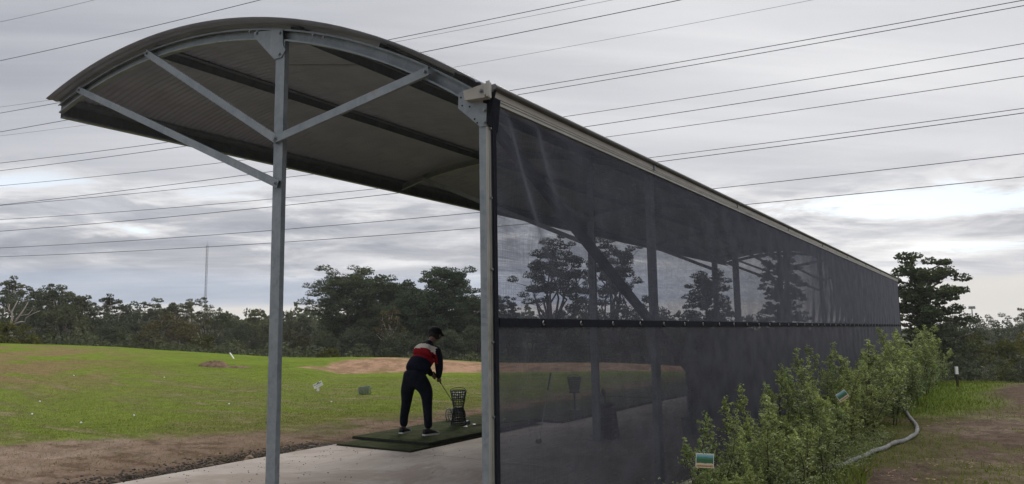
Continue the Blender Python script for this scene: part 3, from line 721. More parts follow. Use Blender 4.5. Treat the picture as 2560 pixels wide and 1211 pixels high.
k = thing_at('basket_stand', 13.35, 7.2, .05); q = MB(); q.tube([(0, 0, 0), (0, 0, .36)], .02, 8); q.tube([(0, 0, .35), (0, 0, .368)], .11, 14); q.tube([(0, 0, 0), (0, 0, .015)], .12, 14); q.build('stand', M_RUBBER, k)
tag(k, 'low black pedestal holding up a ball basket, seen through the cloth', 'stand')
for q, (l, s, lab) in enumerate(((11.05, 7.35, 'lone white golf ball resting on the turf mat behind the near post'),)):
    ball(wpt(l, s, MZ+.0215), lab, None)

def iron(name, l, s, ang, label, z=MZ, ln=.95):
    o = thing_at(name, l, s, z, ang)
    k = MB(); k.tube([(0, 0, .012), (ln, 0, .012)], .005, 6); k.build('shaft', M_CHROME, o)
    k = MB(); k.tube([(ln, 0, .013), (ln+.26, 0, .015)], [.009, .012], 8); k.build('grip', M_RUBBER, o)
    k = MB(); k.poly([(0.0, -.012, .0), (-.012, .07, .0), (.030, .085, .0), (.048, .05, .0), (.02, -.010, .0)], (0, .05, 1), .016); k.build('club_head', M_CHROME, o)
    return tag(o, label, 'golf club', 'clubs lying on the mat')
iron('golf_club', 10.30, 7.46, -.50, 'steel iron lying on the mat right of the basket stack, head upright')
i2 = iron('golf_club', 10.02, 7.42, -.35, 'steel iron lying flat, nearest the camera of the two beside the baskets')
# golf bag leaning behind the cloth against the second inner post
o = thing_at('golf_bag', Lpos[1]+.28, SL_-.10, .0, 2.2)
k = MB(); k.tube([(0, 0, .0), (0, 0, .03), (.02, 0, .28), (.05, 0, .52)], [.12, .14, .13, .12], 14); k.build('bag_body', M_RUBBER, o)
k = MB(); k.box((.10, -.08, .12), (.17, .08, .32)); k.build('side_pocket', M_RUBBER, o)
for q in range(3):
    k = MB(); k.tube([(.04+.02*q, -.05+.05*q, .45), (.06+.02*q, -.07+.07*q, .68)], .006, 6); k.tube([(.06+.02*q, -.07+.07*q, .66), (.09+.02*q, -.05+.07*q, .73)], [.028, .02], 8); k.build('club', M_DRIVER, o)
tag(o, 'black golf bag standing at the foot of the second inner post behind the cloth', 'golf bag')
o = thing_at('golf_club', 9.55, 5.75, .0, 0); k = MB(); k.tube([(0, 0, .03), (.28, -.02, .86)], .006, 6); k.build('shaft', M_CHROME, o)
k = MB(); k.tube([(.24, -.017, .74), (.33, -.024, .99)], [.010, .013], 8); k.build('grip', M_RUBBER, o)
k = MB(); k.tube([(-.05, .0, .028), (.0, .0, .032), (.04, .0, .03)], [.035, .042, .02], 10); k.build('club_head', M_DRIVER, o)
tag(o, 'club leaning beside the golf bag behind the cloth, head on the concrete', 'golf club')
# wheeled practice bucket near the third wall post
o = thing_at('round_bin', 11.46, 4.16, 0); k = MB(); k.tube([(0, 0, 0), (0, 0, .20), (0, 0, .23)], [.10, .125, .13], 20); k.build('bin_body', M_RUBBER, o); k = MB(); k.tube([(.125*math.cos(t), .125*math.sin(t), .235) for t in np.linspace(0, 2*math.pi, 21)[:-1]], .012, 6, True); k.build('rim', M_RUBBER, o)
tag(o, 'round black bin on the concrete behind the cloth between two wall posts', 'bin')
# hanging divider between bays, seen as a dark block through the cloth
o = thing_at('bay_divider', 13.1, 3.9, 0); k = MB((13.1, 3.9, 0)); k.box((13.08, 3.05, .05), (13.11, 4.75, 1.05)); k.build('divider_panel', M_HEM, o)
k = MB((13.1, 3.9, 0)); k.tube([(13.095, 4.77, 0), (13.095, 4.77, 1.08)], .02, 8); k.tube([(13.095, 3.04, 1.07), (13.095, 4.76, 1.07)], .018, 8); k.build('divider_frame', M_STEEL, o)
tag(o, 'dark cloth divider between two bays, a dim block behind the wall cloth', 'divider')

# ------------------------------------------------------------------ the golfer
def skin_mesh(name, nodes, edges, mats, parent, sub=2, matfn=None, root=0, post=None):
    """nodes: (x,y,z,rx,ry)"""
    me = bpy.data.meshes.new(name); me.from_pydata([n[:3] for n in nodes], edges, [])
    ob = bpy.data.objects.new(name, me); COL.objects.link(ob)
    ob.modifiers.new('s', 'SKIN'); sv = me.skin_vertices[0].data
    for i_, n in enumerate(nodes): sv[i_].radius = (n[3], n[4]); sv[i_].use_root = (i_ == root)
    ob.modifiers[0].use_smooth_shade = True
    m2 = ob.modifiers.new('u', 'SUBSURF'); m2.levels = sub; m2.render_levels = sub
    dg = bpy.context.evaluated_depsgraph_get(); ev = ob.evaluated_get(dg); out = bpy.data.meshes.new_from_object(ev)
    bpy.data.objects.remove(ob)
    out.materials.clear()
    for m in mats: out.materials.append(m)
    if post:
        for v in out.vertices: v.co = post(v.co)
    if matfn:
        for p in out.polygons: p.material_index = matfn(p.center)
    out.shade_smooth(); out.name = name
    return link(name, out, parent)
# local frame of the golfer: x forward (towards the ball), y to his left, z up
gl_ = thing_at('person', 9.02, 7.63, MZ)
tag(gl_, 'golfer bent over a club, navy jumper with cream and red bands, dark trousers, black cap', 'person')
HIPZ = .93
HEAD = Vector((.43, -.02, 1.50)); NECK = Vector((.31, 0, 1.385)); CH = Vector((.20, 0, 1.22)); WA = Vector((.06, 0, 1.03)); HP = Vector((-.03, .01, .93))
SHL = Vector((.29, .185, 1.29)); SHR = Vector((.29, -.185, 1.26))
ELL = Vector((.42, .17, 1.01)); ELR = Vector((.36, -.16, .98)); HAL = Vector((.50, .03, .80)); HAR = Vector((.50, -.02, .76))
KNL = Vector((.0, .20, .50)); KNR = Vector((.02, -.19, .50)); ANL = Vector((-.03, .24, .08)); ANR = Vector((-.03, -.25, .08))
def N(v, a_, b_=None): return (v.x, v.y, v.z, a_, b_ or a_)
# body: one continuous surface under the clothes
bodyN = [N(HP, .09), N(WA, .085), N(CH, .09), N(NECK, .058), N(HEAD+Vector((-.07, 0, -.07)), .055), N(HEAD, .085, .092), N(HEAD+Vector((.03, 0, .06)), .08), N(SHL, .035), N(ELL, .028), N(HAL, .024), N(SHR, .035), N(ELR, .028), N(HAR, .024),
         N(HP+Vector((0, .09, -.06)), .055), N(KNL, .035), N(ANL, .030), N(HP+Vector((0, -.09, -.06)), .055), N(KNR, .035), N(ANR, .030), N(HEAD+Vector((.06, 0, -.06)), .05, .055), N(ANL+Vector((.12, .02, -.045)), .02), N(ANR+Vector((.12, -.02, -.045)), .02)]
bodyE = [(0, 1), (1, 2), (2, 3), (3, 4), (4, 5), (5, 6), (2, 7), (7, 8), (8, 9), (2, 10), (10, 11), (11, 12), (0, 13), (13, 14), (14, 15), (0, 16), (16, 17), (17, 18), (5, 19), (15, 20), (18, 21)]
skin_mesh('body', bodyN, bodyE, [M_SKIN], gl_)
# face, ears, hair, cap
k = MB()
k.tube([HEAD+Vector((.125, 0, .0)), HEAD+Vector((.150, 0, -.035)), HEAD+Vector((.120, 0, -.045))], [.009, .014, .010], 8); k.build('nose', M_SKIN, gl_, True)
k = MB(); k.tube([HEAD+Vector((.118, -.022, -.075)), HEAD+Vector((.126, 0, -.076)), HEAD+Vector((.118, .022, -.075))], .006, 6); k.build('mouth', mat('lips', (.25, .09, .08)), gl_, True)
for sg in (1, -1):
    k = MB(); k.tube([HEAD+Vector((.113, sg*.031, .0)), HEAD+Vector((.122, sg*.031, .0))], .010, 10); k.build('eye', M_HAIR, gl_, True)
    k = MB(); k.tube([HEAD+Vector((.0, sg*.088, .022)), HEAD+Vector((-.008, sg*.098, .0)), HEAD+Vector((.002, sg*.090, -.032))], [.010, .017, .009], 8); k.build('ear', M_SKIN, gl_, True)
def dome(k, c, r, z0, axis, n=20, m=8, sq=(1, 1, 1)):
    q = Vector(axis).to_track_quat('Z', 'Y'); vs, fs = [], []
    for a_ in range(m+1):
        ph = math.radians(90)*(1-a_/m) + math.radians(z0)*(a_/m)
        for b_ in range(n):
            t = 2*math.pi*b_/n; p = Vector((math.cos(ph)*math.cos(t)*r*sq[0], math.cos(ph)*math.sin(t)*r*sq[1], math.sin(ph)*r*sq[2])); vs.append(Vector(c)+q@p)
    for a_ in range(m):
        for b_ in range(n): fs.append((a_*n+b_, a_*n+(b_+1) % n, (a_+1)*n+(b_+1) % n, (a_+1)*n+b_))
    k.add(vs, fs)
up_h = Vector((-.02, 0, 1)).normalized(); hc = HEAD+Vector((.005, 0, .02))
k = MB(); dome(k, hc+Vector((-.012, 0, -.005)), .106, -38, Vector((-.35, 0, 1)), sq=(1, .92, 1)); k.build('hair', M_HAIR, gl_, True)
k = MB(); dome(k, hc+Vector((0, 0, .012)), .116, -8, Vector((.12, 0, 1)), sq=(1.02, .92, 1)); cp = k.build('cap', M_CAP, gl_, True)
k = MB(); br = []
for t in np.linspace(-1.05, 1.05, 11): br.append(hc+Vector((.085*math.cos(t)+.03, .098*math.sin(t), .012)))
out_ = [p+Vector((.068*math.cos(t), .008*math.sin(t), -.050*math.cos(t))) for p, t in zip(br, np.linspace(-1.05, 1.05, 11))]
vs = br+out_+[p+Vector((0, 0, .005)) for p in br]+[p+Vector((0, 0, .005)) for p in out_]; n_ = 11
fs = [(i_, i_+1, n_+i_+1, n_+i_) for i_ in range(n_-1)]+[(2*n_+i_, 3*n_+i_, 3*n_+i_+1, 2*n_+i_+1) for i_ in range(n_-1)]+[(n_+i_, n_+i_+1, 3*n_+i_+1, 3*n_+i_) for i_ in range(n_-1)]
k.add(vs, fs); k.build('cap_peak', M_CAP, cp)
# jumper: torso flattened front to back, sleeves, coloured bands across the back
ax = (NECK-HP).normalized()
def jband(c):
    t = (Vector(c)-HP).dot(ax)
    core = abs(c.y) < .205 and not (abs(c.y) > .16 and c.x > .30)
    if not core or c.x - (HP.x + ax.x*t) > .13: return 0
    if .375 < t < .475: return 1
    if .215 < t <= .375: return 2
    return 0
jN = [N(HP+ax*-.03, .20, .175), N(HP+ax*.10, .205, .175), N(CH+Vector((-.04, 0, -.06)), .215, .17), N(CH+Vector((.03, 0, .04)), .205, .155), N(NECK+Vector((-.01, 0, -.015)), .068), N(NECK+Vector((.03, 0, .03)), .062),
      N(SHL, .088), N(ELL, .068), N(HAL+Vector((-.03, .04, .05)), .042), N(SHR, .088), N(ELR, .068), N(HAR+Vector((-.035, -.04, .06)), .042), N(CH+Vector((.05, .10, .045)), .115), N(CH+Vector((.05, -.10, .04)), .115)]
jE = [(0, 1), (1, 2), (2, 3), (3, 4), (4, 5), (3, 12), (12, 6), (6, 7), (7, 8), (3, 13), (13, 9), (9, 10), (10, 11)]
skin_mesh('jumper', jN, jE, [M_NAVY, M_CREAM, M_RED], gl_, 3, jband)
tN = [N(HP+Vector((.01, 0, .085)), .19, .16), N(HP+Vector((-.01, 0, -.03)), .20, .17), N(HP+Vector((0, .10, -.14)), .125, .125), N(KNL+Vector((0, 0, .15)), .115), N(KNL, .084), N(ANL+Vector((0, 0, .14)), .066), N(ANL+Vector((.01, 0, .005)), .070),
      N(HP+Vector((0, -.10, -.14)), .125, .125), N(KNR+Vector((0, 0, .15)), .115), N(KNR, .084), N(ANR+Vector((0, 0, .14)), .066), N(ANR+Vector((.01, 0, .005)), .070)]
skin_mesh('trousers', tN, [(0, 1), (1, 2), (2, 3), (3, 4), (4, 5), (5, 6), (1, 7), (7, 8), (8, 9), (9, 10), (10, 11)], [M_TROUSER], gl_, 2)
for A0, yaw in ((ANL, .18), (ANR, -.25)):
    q = Matrix.Rotation(yaw, 3, 'Z')
    prof = [(-.085, .030), (-.07, .040), (.0, .041), (.09, .046), (.15, .047), (.19, .036), (.205, .012)]
    def shoe_pts(z, g=0.0):
        L_ = [(x, y+g) for x, y in prof]; return [A0+q@Vector((x, y, z-A0.z)) for x, y in L_]+[A0+q@Vector((x, -y, z-A0.z)) for x, y in L_[::-1]]
    k = MB(); so = shoe_pts(.0, .004); k.poly(so, (0, 0, 1), .026); sole = k.build('shoe_sole', M_SOLE, gl_)
    k = MB(); lo = shoe_pts(.027); hi = []
    for i_, p in enumerate(lo):
        loc = q.inverted()@(p-A0); h = .10 if loc.x < .03 else max(.040, .10-(loc.x-.03)*.45); hi.append(A0+q@Vector((loc.x*.94, loc.y*.72, h-A0.z)))
    n_ = len(lo); k.add(lo+hi, [(i_, (i_+1) % n_, n_+(i_+1) % n_, n_+i_) for i_ in range(n_)]+[tuple(range(n_))[::-1], tuple(range(n_, 2*n_))]); k.build('shoe', M_SHOE, gl_, True)
# hands on the grip: palm, four fingers and a thumb each
GA = Vector((.46, .02, .90)); GBt = Vector((1.30, .03, .045)); gd = (GBt-GA).normalized()
for hn, (hc_, sg) in enumerate(((GA+gd*.07, 1), (GA+gd*.16, -1))):
    k = MB(); wr = (HAL if sg == 1 else HAR)+Vector((-.035, sg*.035, .045))
    k.tube([wr, hc_+Vector((-.025, sg*.022, .02)), hc_+Vector((.0, sg*.026, -.01))], [.027, .034, .026], 10)
    sd_ = gd.cross(Vector((0, 1, 0))).normalized()
    for f_ in range(4):
        c_ = hc_+gd*(-.030+.021*f_); rr_ = .021; ln = (1.0, 1.1, 1.05, .85)[f_]
        k.tube([c_+Vector((0, 1, 0))*(math.cos(t)*rr_*sg)+sd_*(math.sin(t)*rr_) for t in np.linspace(.0, 3.6*ln, 7)], [.0095, .0095, .009, .009, .0085, .008, .006], 7)
    k.tube([hc_+Vector((-.01, sg*.025, .012)), hc_+gd*.02+Vector((.012, sg*.012, .020)), hc_+gd*.055+Vector((.01, 0, .018))], [.013, .011, .008], 7)
    k.build('hand', M_SKIN, gl_, True)
gc = thing_at('golf_club', 9.02, 7.63, MZ)
k = MB(); k.tube([GA+gd*.24, GBt], [.0062, .0045], 8); k.build('shaft', M_DRIVER, gc)
k = MB(); k.tube([GA-gd*.03, GA+gd*.25], [.0135, .0105], 10); k.build('grip', M_RUBBER, gc)
k = MB(); HB = GBt+Vector((.015, 0, -.005)); k.add([HB+Vector((x, y, z)) for x, y, z in ((-.02, -.03, -.035), (.075, -.035, -.035), (.085, .05, -.03), (.02, .075, -.028), (-.02, .045, -.032), (-.018, -.02, .01), (.06, -.026, .026), (.066, .040, .02), (.02, .055, .012), (-.012, .035, .008))],
      [(0, 4, 3, 2, 1), (5, 6, 7, 8, 9), (0, 1, 6, 5), (1, 2, 7, 6), (2, 3, 8, 7), (3, 4, 9, 8), (4, 0, 5, 9)])
k.build('club_head', M_DRIVER, gc)
tag(gc, 'driver held by the golfer, head resting by the baskets', 'golf club')
o = thing_at('golf_tee', 10.28, 7.92, MZ); k = MB(); k.tube([(0, 0, 0), (0, 0, .05), (0, 0, .06)], [.008, .007, .014], 8); k.build('tee', M_RUBBER, o); tag(o, 'black rubber tee on the mat by the baskets', 'tee')
ball(wpt(10.28, 7.92, MZ+.079), 'golf ball sitting on the rubber tee by the baskets', None)

# ------------------------------------------------------------------ small things on the field
gp_ = wpt(15.44, 16.81); z0 = ground_z(gp_)
o = empty('range_sign', (gp_.x, gp_.y, z0), .15)
k = MB(); k.box((-.035, -.008, -.10), (.035, .008, .10)); k.build('stake', M_WHITEPAINT, o)
pl = MB(); R2 = Matrix.Rotation(-.45, 3, 'Y')
pl.add([R2@Vector((x, y, z))+Vector((0, -.012, .185)) for x, y, z in ((-.135, -.004, -.07), (.135, -.004, -.07), (.135, .004, -.07), (-.135, .004, -.07), (-.135, -.004, .07), (.135, -.004, .07), (.135, .004, .07), (-.135, .004, .07))],
       [(0, 3, 2, 1), (4, 5, 6, 7), (0, 1, 5, 4), (1, 2, 6, 5), (2, 3, 7, 6), (3, 0, 4, 7)]); pb = pl.build('board', M_WHITEPAINT, o)
random.seed(5); k = MB()
for row, zz in ((0, .012), (1, -.030)):
    x = -.105 if row == 0 else -.08
    while x < (.105 if row == 0 else .06):
        h = random.uniform(.018, .034)*(1 if row == 0 else .5); wd = random.uniform(.006, .014)
        k.add([R2@Vector((a_, -.0055, b_))+Vector((0, -.0125, .185)) for a_, b_ in ((x, zz), (x+wd, zz+.004), (x+wd, zz+h), (x, zz+h*.8))], [(0, 1, 2, 3)]); x += wd+random.uniform(.004, .012)
k.add([R2@Vector((a_, -.0055, b_))+Vector((0, -.0125, .185)) for a_, b_ in ((-.02, .035), (.05, .04), (.07, .055), (.01, .062))], [(0, 1, 2, 3)])
k.build('lettering', M_CAP, pb)
tag(o, 'small white sign board tilted on its stake in the grass, dark lettering', 'sign')
p = at(581, 885, 38); z0 = ground_z(p); o = empty('distance_marker', (p.x, p.y, z0), 0); k = MB()
k.member((.10, 0, -.05), (-.12, 0, .27), (0, 1, 0), rect(.10, .03)); k.build('marker_body', M_WHITEPAINT, o); tag(o, 'small white marker block leaning over on the far crest of the grass', 'marker')
# dug-up clod of earth
p = wpt(18.22, 25.61); z0 = ground_z(p)
def lumpy(name, cx, cy, rx, ry, h, m, seed, rz=0.0, nx=36, ny=20):
    vs, fs = [], []; g = np.random.default_rng(seed)
    for a_ in range(nx+1):
        for b_ in range(ny+1):
            x = (a_/nx*2-1); y = (b_/ny*2-1); q = max(0, 1-x*x-y*y)
            n_ = float(fbm(np.array([x*4+seed]), np.array([y*4]), seed, 4, .65)[0])
            X_ = cx+(x*rx)*math.cos(rz)-(y*ry)*math.sin(rz); Y_ = cy+(x*rx)*math.sin(rz)+(y*ry)*math.cos(rz)
            vs.append((X_-cx, Y_-cy, (q**.6)*h*(.4+1.3*n_)-.03 + ground_z((X_, Y_)) - ground_z((cx, cy))))
    for a_ in range(nx):
        for b_ in range(ny): i0 = a_*(ny+1)+b_; fs.append((i0, i0+ny+1, i0+ny+2, i0+1))
    me = np_mesh(name, vs, fs, m, smooth=False); return link(name, me, None, (cx, cy, ground_z((cx, cy))))
M_CLOD = mat('dug_earth', (.15, .10, .07), .95, 0, .5, 5, bump=1.0, bscale=20, spec=.05)
tag(lumpy('earth_heap', p.x, p.y, .62, .45, .22, M_CLOD, 4), 'small heap of dug brown earth lying on the green field', 'earth heap')
p2 = p+Vector((.95, .1, 0)); tag(lumpy('earth_heap', p2.x, p2.y, .55, .35, .08, M_CLOD, 9), 'low spread of loose earth trailing right of the dug heap', 'earth heap')
# balls lying out on the field
random.seed(12)
for q in range(11):
    px_r = random.uniform(10, 1195); py_r = random.uniform(905, 1075)
    if 655 < px_r < 715 or (990 < px_r < 1090 and py_r < 1110): continue
    d = ray(px_r, py_r); t = (-.03-CAMH)/d.z; x, y = d.x*t, d.y*t
    if math.hypot(x, y) > 30: continue
    if -LY*x+LX*y < 9.2: continue
    ball((x, y, ground_z((x, y))+.018), 'white golf ball lying loose in the grass of the range', 'golf balls scattered on the field')
# stones and gravel in the trench beside the slab
def rock_mesh(seed, r=1.0):
    g = np.random.default_rng(seed); bm = bmesh.new(); bmesh.ops.create_icosphere(bm, subdivisions=2, radius=r)
    pl_ = g.normal(size=(9, 3)); pl_ /= np.linalg.norm(pl_, axis=1)[:, None]; dd = g.uniform(.55, .85, 9)
    for v in bm.verts:
        c = np.array(v.co)
        for n_, d_ in zip(pl_, dd):
            k_ = c@n_
            if k_ > d_*r: c = c-n_*(k_-d_*r)
        v.co = c
    me = bpy.data.meshes.new('stone'); bm.to_mesh(me); bm.free(); return me
rocks = []
for q in range(5):
    me = rock_mesh(q); me.materials.append(M_STONE if q else M_PALESTONE); rocks.append(me)
random.seed(8)
STP = []
for q in range(90):
    l = random.uniform(2.5, 7.9); s = 8.47+abs(random.gauss(0, .2))+.02; sz = random.uniform(.025, .062)
    STP.append((l, s, sz, random.randrange(5)))
for n_, (l, s, sz, kind_) in enumerate(STP):
    wp = wpt(l, s); o = link('stone', rocks[kind_], None, (wp.x, wp.y, ground_z(wp)+sz*.25)); o.scale = (sz*random.uniform(.8, 1.5), sz, sz*random.uniform(.5, .9)); o.rotation_euler = (random.uniform(-.4, .4), random.uniform(-.4, .4), random.uniform(0, 6))
    side_ = 'left of the steel post' if l < 6.6 else 'right around the steel post'
    cl_ = 'ochre' if kind_ == 0 else ('larger grey brown' if sz > .036 else 'small grey brown')
    tag(o, f'{cl_} stone in the trench along the concrete edge, {side_}', 'stone', f'{cl_} trench stones {side_}')
def scatter_chips(name, pts_, sizes, m, flat=.5, seed=0, label=None, cat=None):
    g = np.random.default_rng(seed); n_ = len(pts_)
    base = np.array([(1, 0, 0), (-1, 0, 0), (0, 1, 0), (0, -1, 0), (0, 0, 1), (0, 0, -1)], float)
    F0 = np.array([(0, 2, 4), (2, 1, 4), (1, 3, 4), (3, 0, 4), (2, 0, 5), (1, 2, 5), (3, 1, 5), (0, 3, 5)])
    B = base[None]*g.uniform(.6, 1.3, (n_, 6, 1)); B[..., 2] *= flat
    t = g.uniform(0, 6.28, n_); c, s = np.cos(t)[:, None], np.sin(t)[:, None]
    x = B[..., 0]*c-B[..., 1]*s; y = B[..., 0]*s+B[..., 1]*c; B = np.stack([x, y, B[..., 2]], -1)*sizes[:, None, None]+pts_[:, None, :]
    F = (F0[None]+6*np.arange(n_)[:, None, None]).reshape(-1, 3)
    o = link(name, np_mesh(name, B.reshape(-1, 3), F, m)); tag(o, label, cat, None, 'stuff'); return o
g = np.random.default_rng(2); n_ = 9000
l = g.uniform(1.5, 8.3, n_); s = 8.42+np.abs(g.normal(0, .30, n_)); x = LX*l-LY*s; y = LY*l+LX*s
scatter_chips('gravel', np.stack([x, y, terrain(x, y)+.004], -1), g.uniform(.006, .030, n_), M_STONE, .7, 1, 'dark gravel and crumbled earth along the left edge of the slab', 'gravel')
n_ = 420; l = g.uniform(4.0, 12, n_); s = 8.38-np.abs(g.normal(0, 1.3, n_)); ok = (s > 3.1) & ~((s > 6.8) & (l > 7.95)); l, s = l[ok], s[ok]; x = LX*l-LY*s; y = LY*l+LX*s
scatter_chips('slab_debris', np.stack([x, y, x*0+.003], -1), g.uniform(.003, .011, len(x)), M_RUBBER, .5, 13, 'dark crumbs of soil and bark blown over the concrete slab', 'debris')
n_ = 9000; r = np.exp(g.uniform(math.log(6), math.log(30), n_)); a_ = g.uniform(.02, .66, n_); x = r*np.sin(a_); y = r*np.cos(a_); s = -LY*x+LX*y; ok = s < 1.7; x, y, r = x[ok], y[ok], r[ok]
scatter_chips('track_gravel', np.stack([x, y, terrain(x, y)+.002], -1), g.uniform(.003, .011, len(x)), M_STONE, .6, 3, 'small stones on the brown track right of the hedge', 'gravel')
def scatter_leaf(name, x, y, size, m, seed, label, cat, z=None):
    g = np.random.default_rng(seed); n_ = len(x); z = terrain(x, y)+.006 if z is None else z
    t = g.uniform(0, 6.28, n_); tl = g.uniform(-.5, .5, (n_, 2)); ln = size*g.uniform(.6, 1.4, n_); wd = ln*g.uniform(.16, .34, n_)
    ux, uy = np.cos(t), np.sin(t)
    P = []
    for a_, b_, h in ((-1, 0, .25), (-.2, 1, 0), (1, 0, .3), (.1, -1, .1)):
        P.append(np.stack([x+ux*a_*ln/2-uy*b_*wd/2, y+uy*a_*ln/2+ux*b_*wd/2, z+h*ln*.35+tl[:, 0]*a_*ln*.15+tl[:, 1]*b_*wd*.3], -1))
    V = np.stack(P, 1).reshape(-1, 3); F = np.arange(len(V)).reshape(-1, 4)
    return tag(link(name, np_mesh(name, V, F, m)), label, cat, None, 'stuff')
n_ = 4200; r = np.exp(g.uniform(math.log(6), math.log(28), n_)); a_ = g.uniform(.05, .66, n_); x = r*np.sin(a_); y = r*np.cos(a_); s = -LY*x+LX*y; cl = fbm(x*1.3, y*1.3, 91, 3); ok = (s < 1.8) & (cl > .46)
scatter_leaf('leaf_litter', x[ok], y[ok], .055, M_DEADLEAF, 5, 'fallen brown gum leaves scattered over the track beside the hedge', 'dead leaves')
n_ = 900; r = np.exp(g.uniform(math.log(11), math.log(30), n_)); a_ = g.uniform(-.62, -.04, n_); x = r*np.sin(a_); y = r*np.cos(a_); s = -LY*x+LX*y; ok = (s > 8.8)
scatter_leaf('leaf_debris', x[ok], y[ok], .06, M_DEADLEAF, 6, 'pale dead leaves and bits of straw on the field', 'dead leaves')

# grass blades
def grass(name, x, y, h, m, seed, label):
    g = np.random.default_rng(seed); n_ = len(x); z = terrain(x, y)-.004
    t = g.uniform(0, 6.28, n_); wd = h*g.uniform(.05, .10, n_)+.0015; lx, ly = g.normal(0, .35, n_)*h, g.normal(0, .35, n_)*h
    ux, uy = np.cos(t)*wd, np.sin(t)*wd
    V = np.stack([np.stack([x-ux, y-uy, z], -1), np.stack([x+ux, y+uy, z], -1), np.stack([x+ux*.7+lx*.4, y+uy*.7+ly*.4, z+h*.6], -1), np.stack([x+lx, y+ly, z+h], -1)], 1).reshape(-1, 3)
    return tag(link(name, np_mesh(name, V, np.arange(len(V)).reshape(-1, 4), m)), label, 'grass', None, 'stuff')
n_ = 150000; r = np.exp(g.uniform(math.log(6), math.log(27), n_)); a_ = g.uniform(.02, .66, n_); x = r*np.sin(a_); y = r*np.cos(a_); s = -LY*x+LX*y; l = LX*x+LY*y
cl = fbm(x*.8, y*.8, 81, 5, .62); nm = fbm(x*.9, y*.9, 21, 4)
pg = sst(.47, .60, cl)*(1-.9*sst(-.9, -2.4, s))*.20+sst(1.2, 1.7, s)*.5+sst(15.5, 18.5, l+(nm-.5)*3)*sst(-.4, .9, s+(nm-.5)*1.6)
ok = (g.uniform(0, 1, n_) < pg) & (s < 2.78); x, y = x[ok], y[ok]; l = l[ok]
grass('verge_grass', x, y, g.uniform(.02, .06, len(x))*(1+.5*sst(15, 18, l)), L_GRASS, 1, 'short green grass on the verge and track right of the hedge')
n_ = 260000; r = np.exp(g.uniform(math.log(11), math.log(34), n_)); a_ = g.uniform(-.63, .30, n_); x = r*np.sin(a_); y = r*np.cos(a_); s = -LY*x+LX*y; l = LX*x+LY*y
bn = np.interp(l, [-8, 5.8, 9, 14, 30], [21, 13.6, 11.0, 10.0, 9.8]); st_ = fbm(s*.55, l*2.6, 51, 4, .55)
pg = sst(-.2, 1.0, s+(st_-.5)*2.6-bn)*(1-.75*sst(.56, .64, st_))+.12*(s > 8.8)
md2 = (r > 29.8) & (a_ > -.29) & (a_ < .3)
ok = (g.uniform(0, 1, n_) < pg) & (s > 8.75) & ~md2; x, y = x[ok], y[ok]
grass('field_grass', x, y, g.uniform(.012, .035, len(x)), L_GRASS, 2, 'mown patchy grass of the driving range')

# ------------------------------------------------------------------ hedge plants along the cloth
def leaf_cloud(P, size, g, aspect=.5, tilt=.7, up=.3):
    """quads centred at P, random directions"""
    n_ = len(P); d = g.normal(size=(n_, 3)); d[:, 2] = d[:, 2]*tilt+up; d /= np.linalg.norm(d, axis=1)[:, None]
    e_ = g.normal(size=(n_, 3)); e_ -= (e_*d).sum(1)[:, None]*d; e_ /= np.linalg.norm(e_, axis=1)[:, None]
    s = (size*g.uniform(.6, 1.35, n_))[:, None]; a_ = d*s*.5; b_ = e_*s*.5*aspect
    V = np.stack([P-a_, P+b_-a_*.1, P+a_, P-b_-a_*.1], 1).reshape(-1, 3); return V
def shrub(seed, h, spread, nstem, dens):
    g = np.random.default_rng(seed); k = MB(); LP, NP_ = [], []
    for i_ in range(nstem):
        t = g.uniform(0, 6.28); r0 = g.uniform(0, .24*spread); hh = h*(g.uniform(.45, .85) if i_ else 1.0)
        p = np.array([r0*math.cos(t), r0*math.sin(t), 0.]); d = np.array([math.cos(t)*.13*spread, math.sin(t)*.13*spread, 1.]); pts_ = [p.copy()]; nst = 9
        for q in range(nst):
            d = d+np.r_[g.normal(0, .07, 2), .0]; p = p+d/np.linalg.norm(d)*hh/nst; pts_.append(p.copy())
        k.tube(pts_, [max(.0022, .008*(1-q/(nst+1))) for q in range(nst+1)], 5)
        for q in range(int(12+hh*24*dens)):
            f_ = g.uniform(.10, 1.0); idx = f_*nst; i0 = min(int(idx), nst-1); b_ = pts_[i0]+(pts_[i0+1]-pts_[i0])*(idx-i0)
            ln = (.20*(1-f_)**.6+.045)*g.uniform(.5, 1.2)*spread**.5; tt = g.uniform(0, 6.28); dr = np.array([math.cos(tt), math.sin(tt), g.uniform(.35, 1.1)]); dr /= np.linalg.norm(dr)
            tip = b_+dr*ln; k.tube([b_, (b_+tip)/2+[0, 0, -.006], tip], [.0022, .0018, .0012], 3)
            m_ = int((10+ln*75)*dens); u = g.uniform(.15, 1.05, m_)[:, None]; C_ = b_+(tip-b_)*u+g.normal(0, .013, (m_, 3)); LP.append(C_)
            if f_ > .72 or g.uniform() < .12: NP_.append(tip+g.normal(0, .010, (7, 3)))
        NP_.append(pts_[-1]+g.normal(0, .016, (34, 3))*[1, 1, 2.6]); NP_.append(pts_[-1]+g.normal(0, .009, (12, 3))*[1, 1, 2]+[0, 0, .06]); NP_.append(pts_[-2]+g.normal(0, .018, (16, 3)))
    return k, np.vstack(LP), np.vstack(NP_), g
protos = []
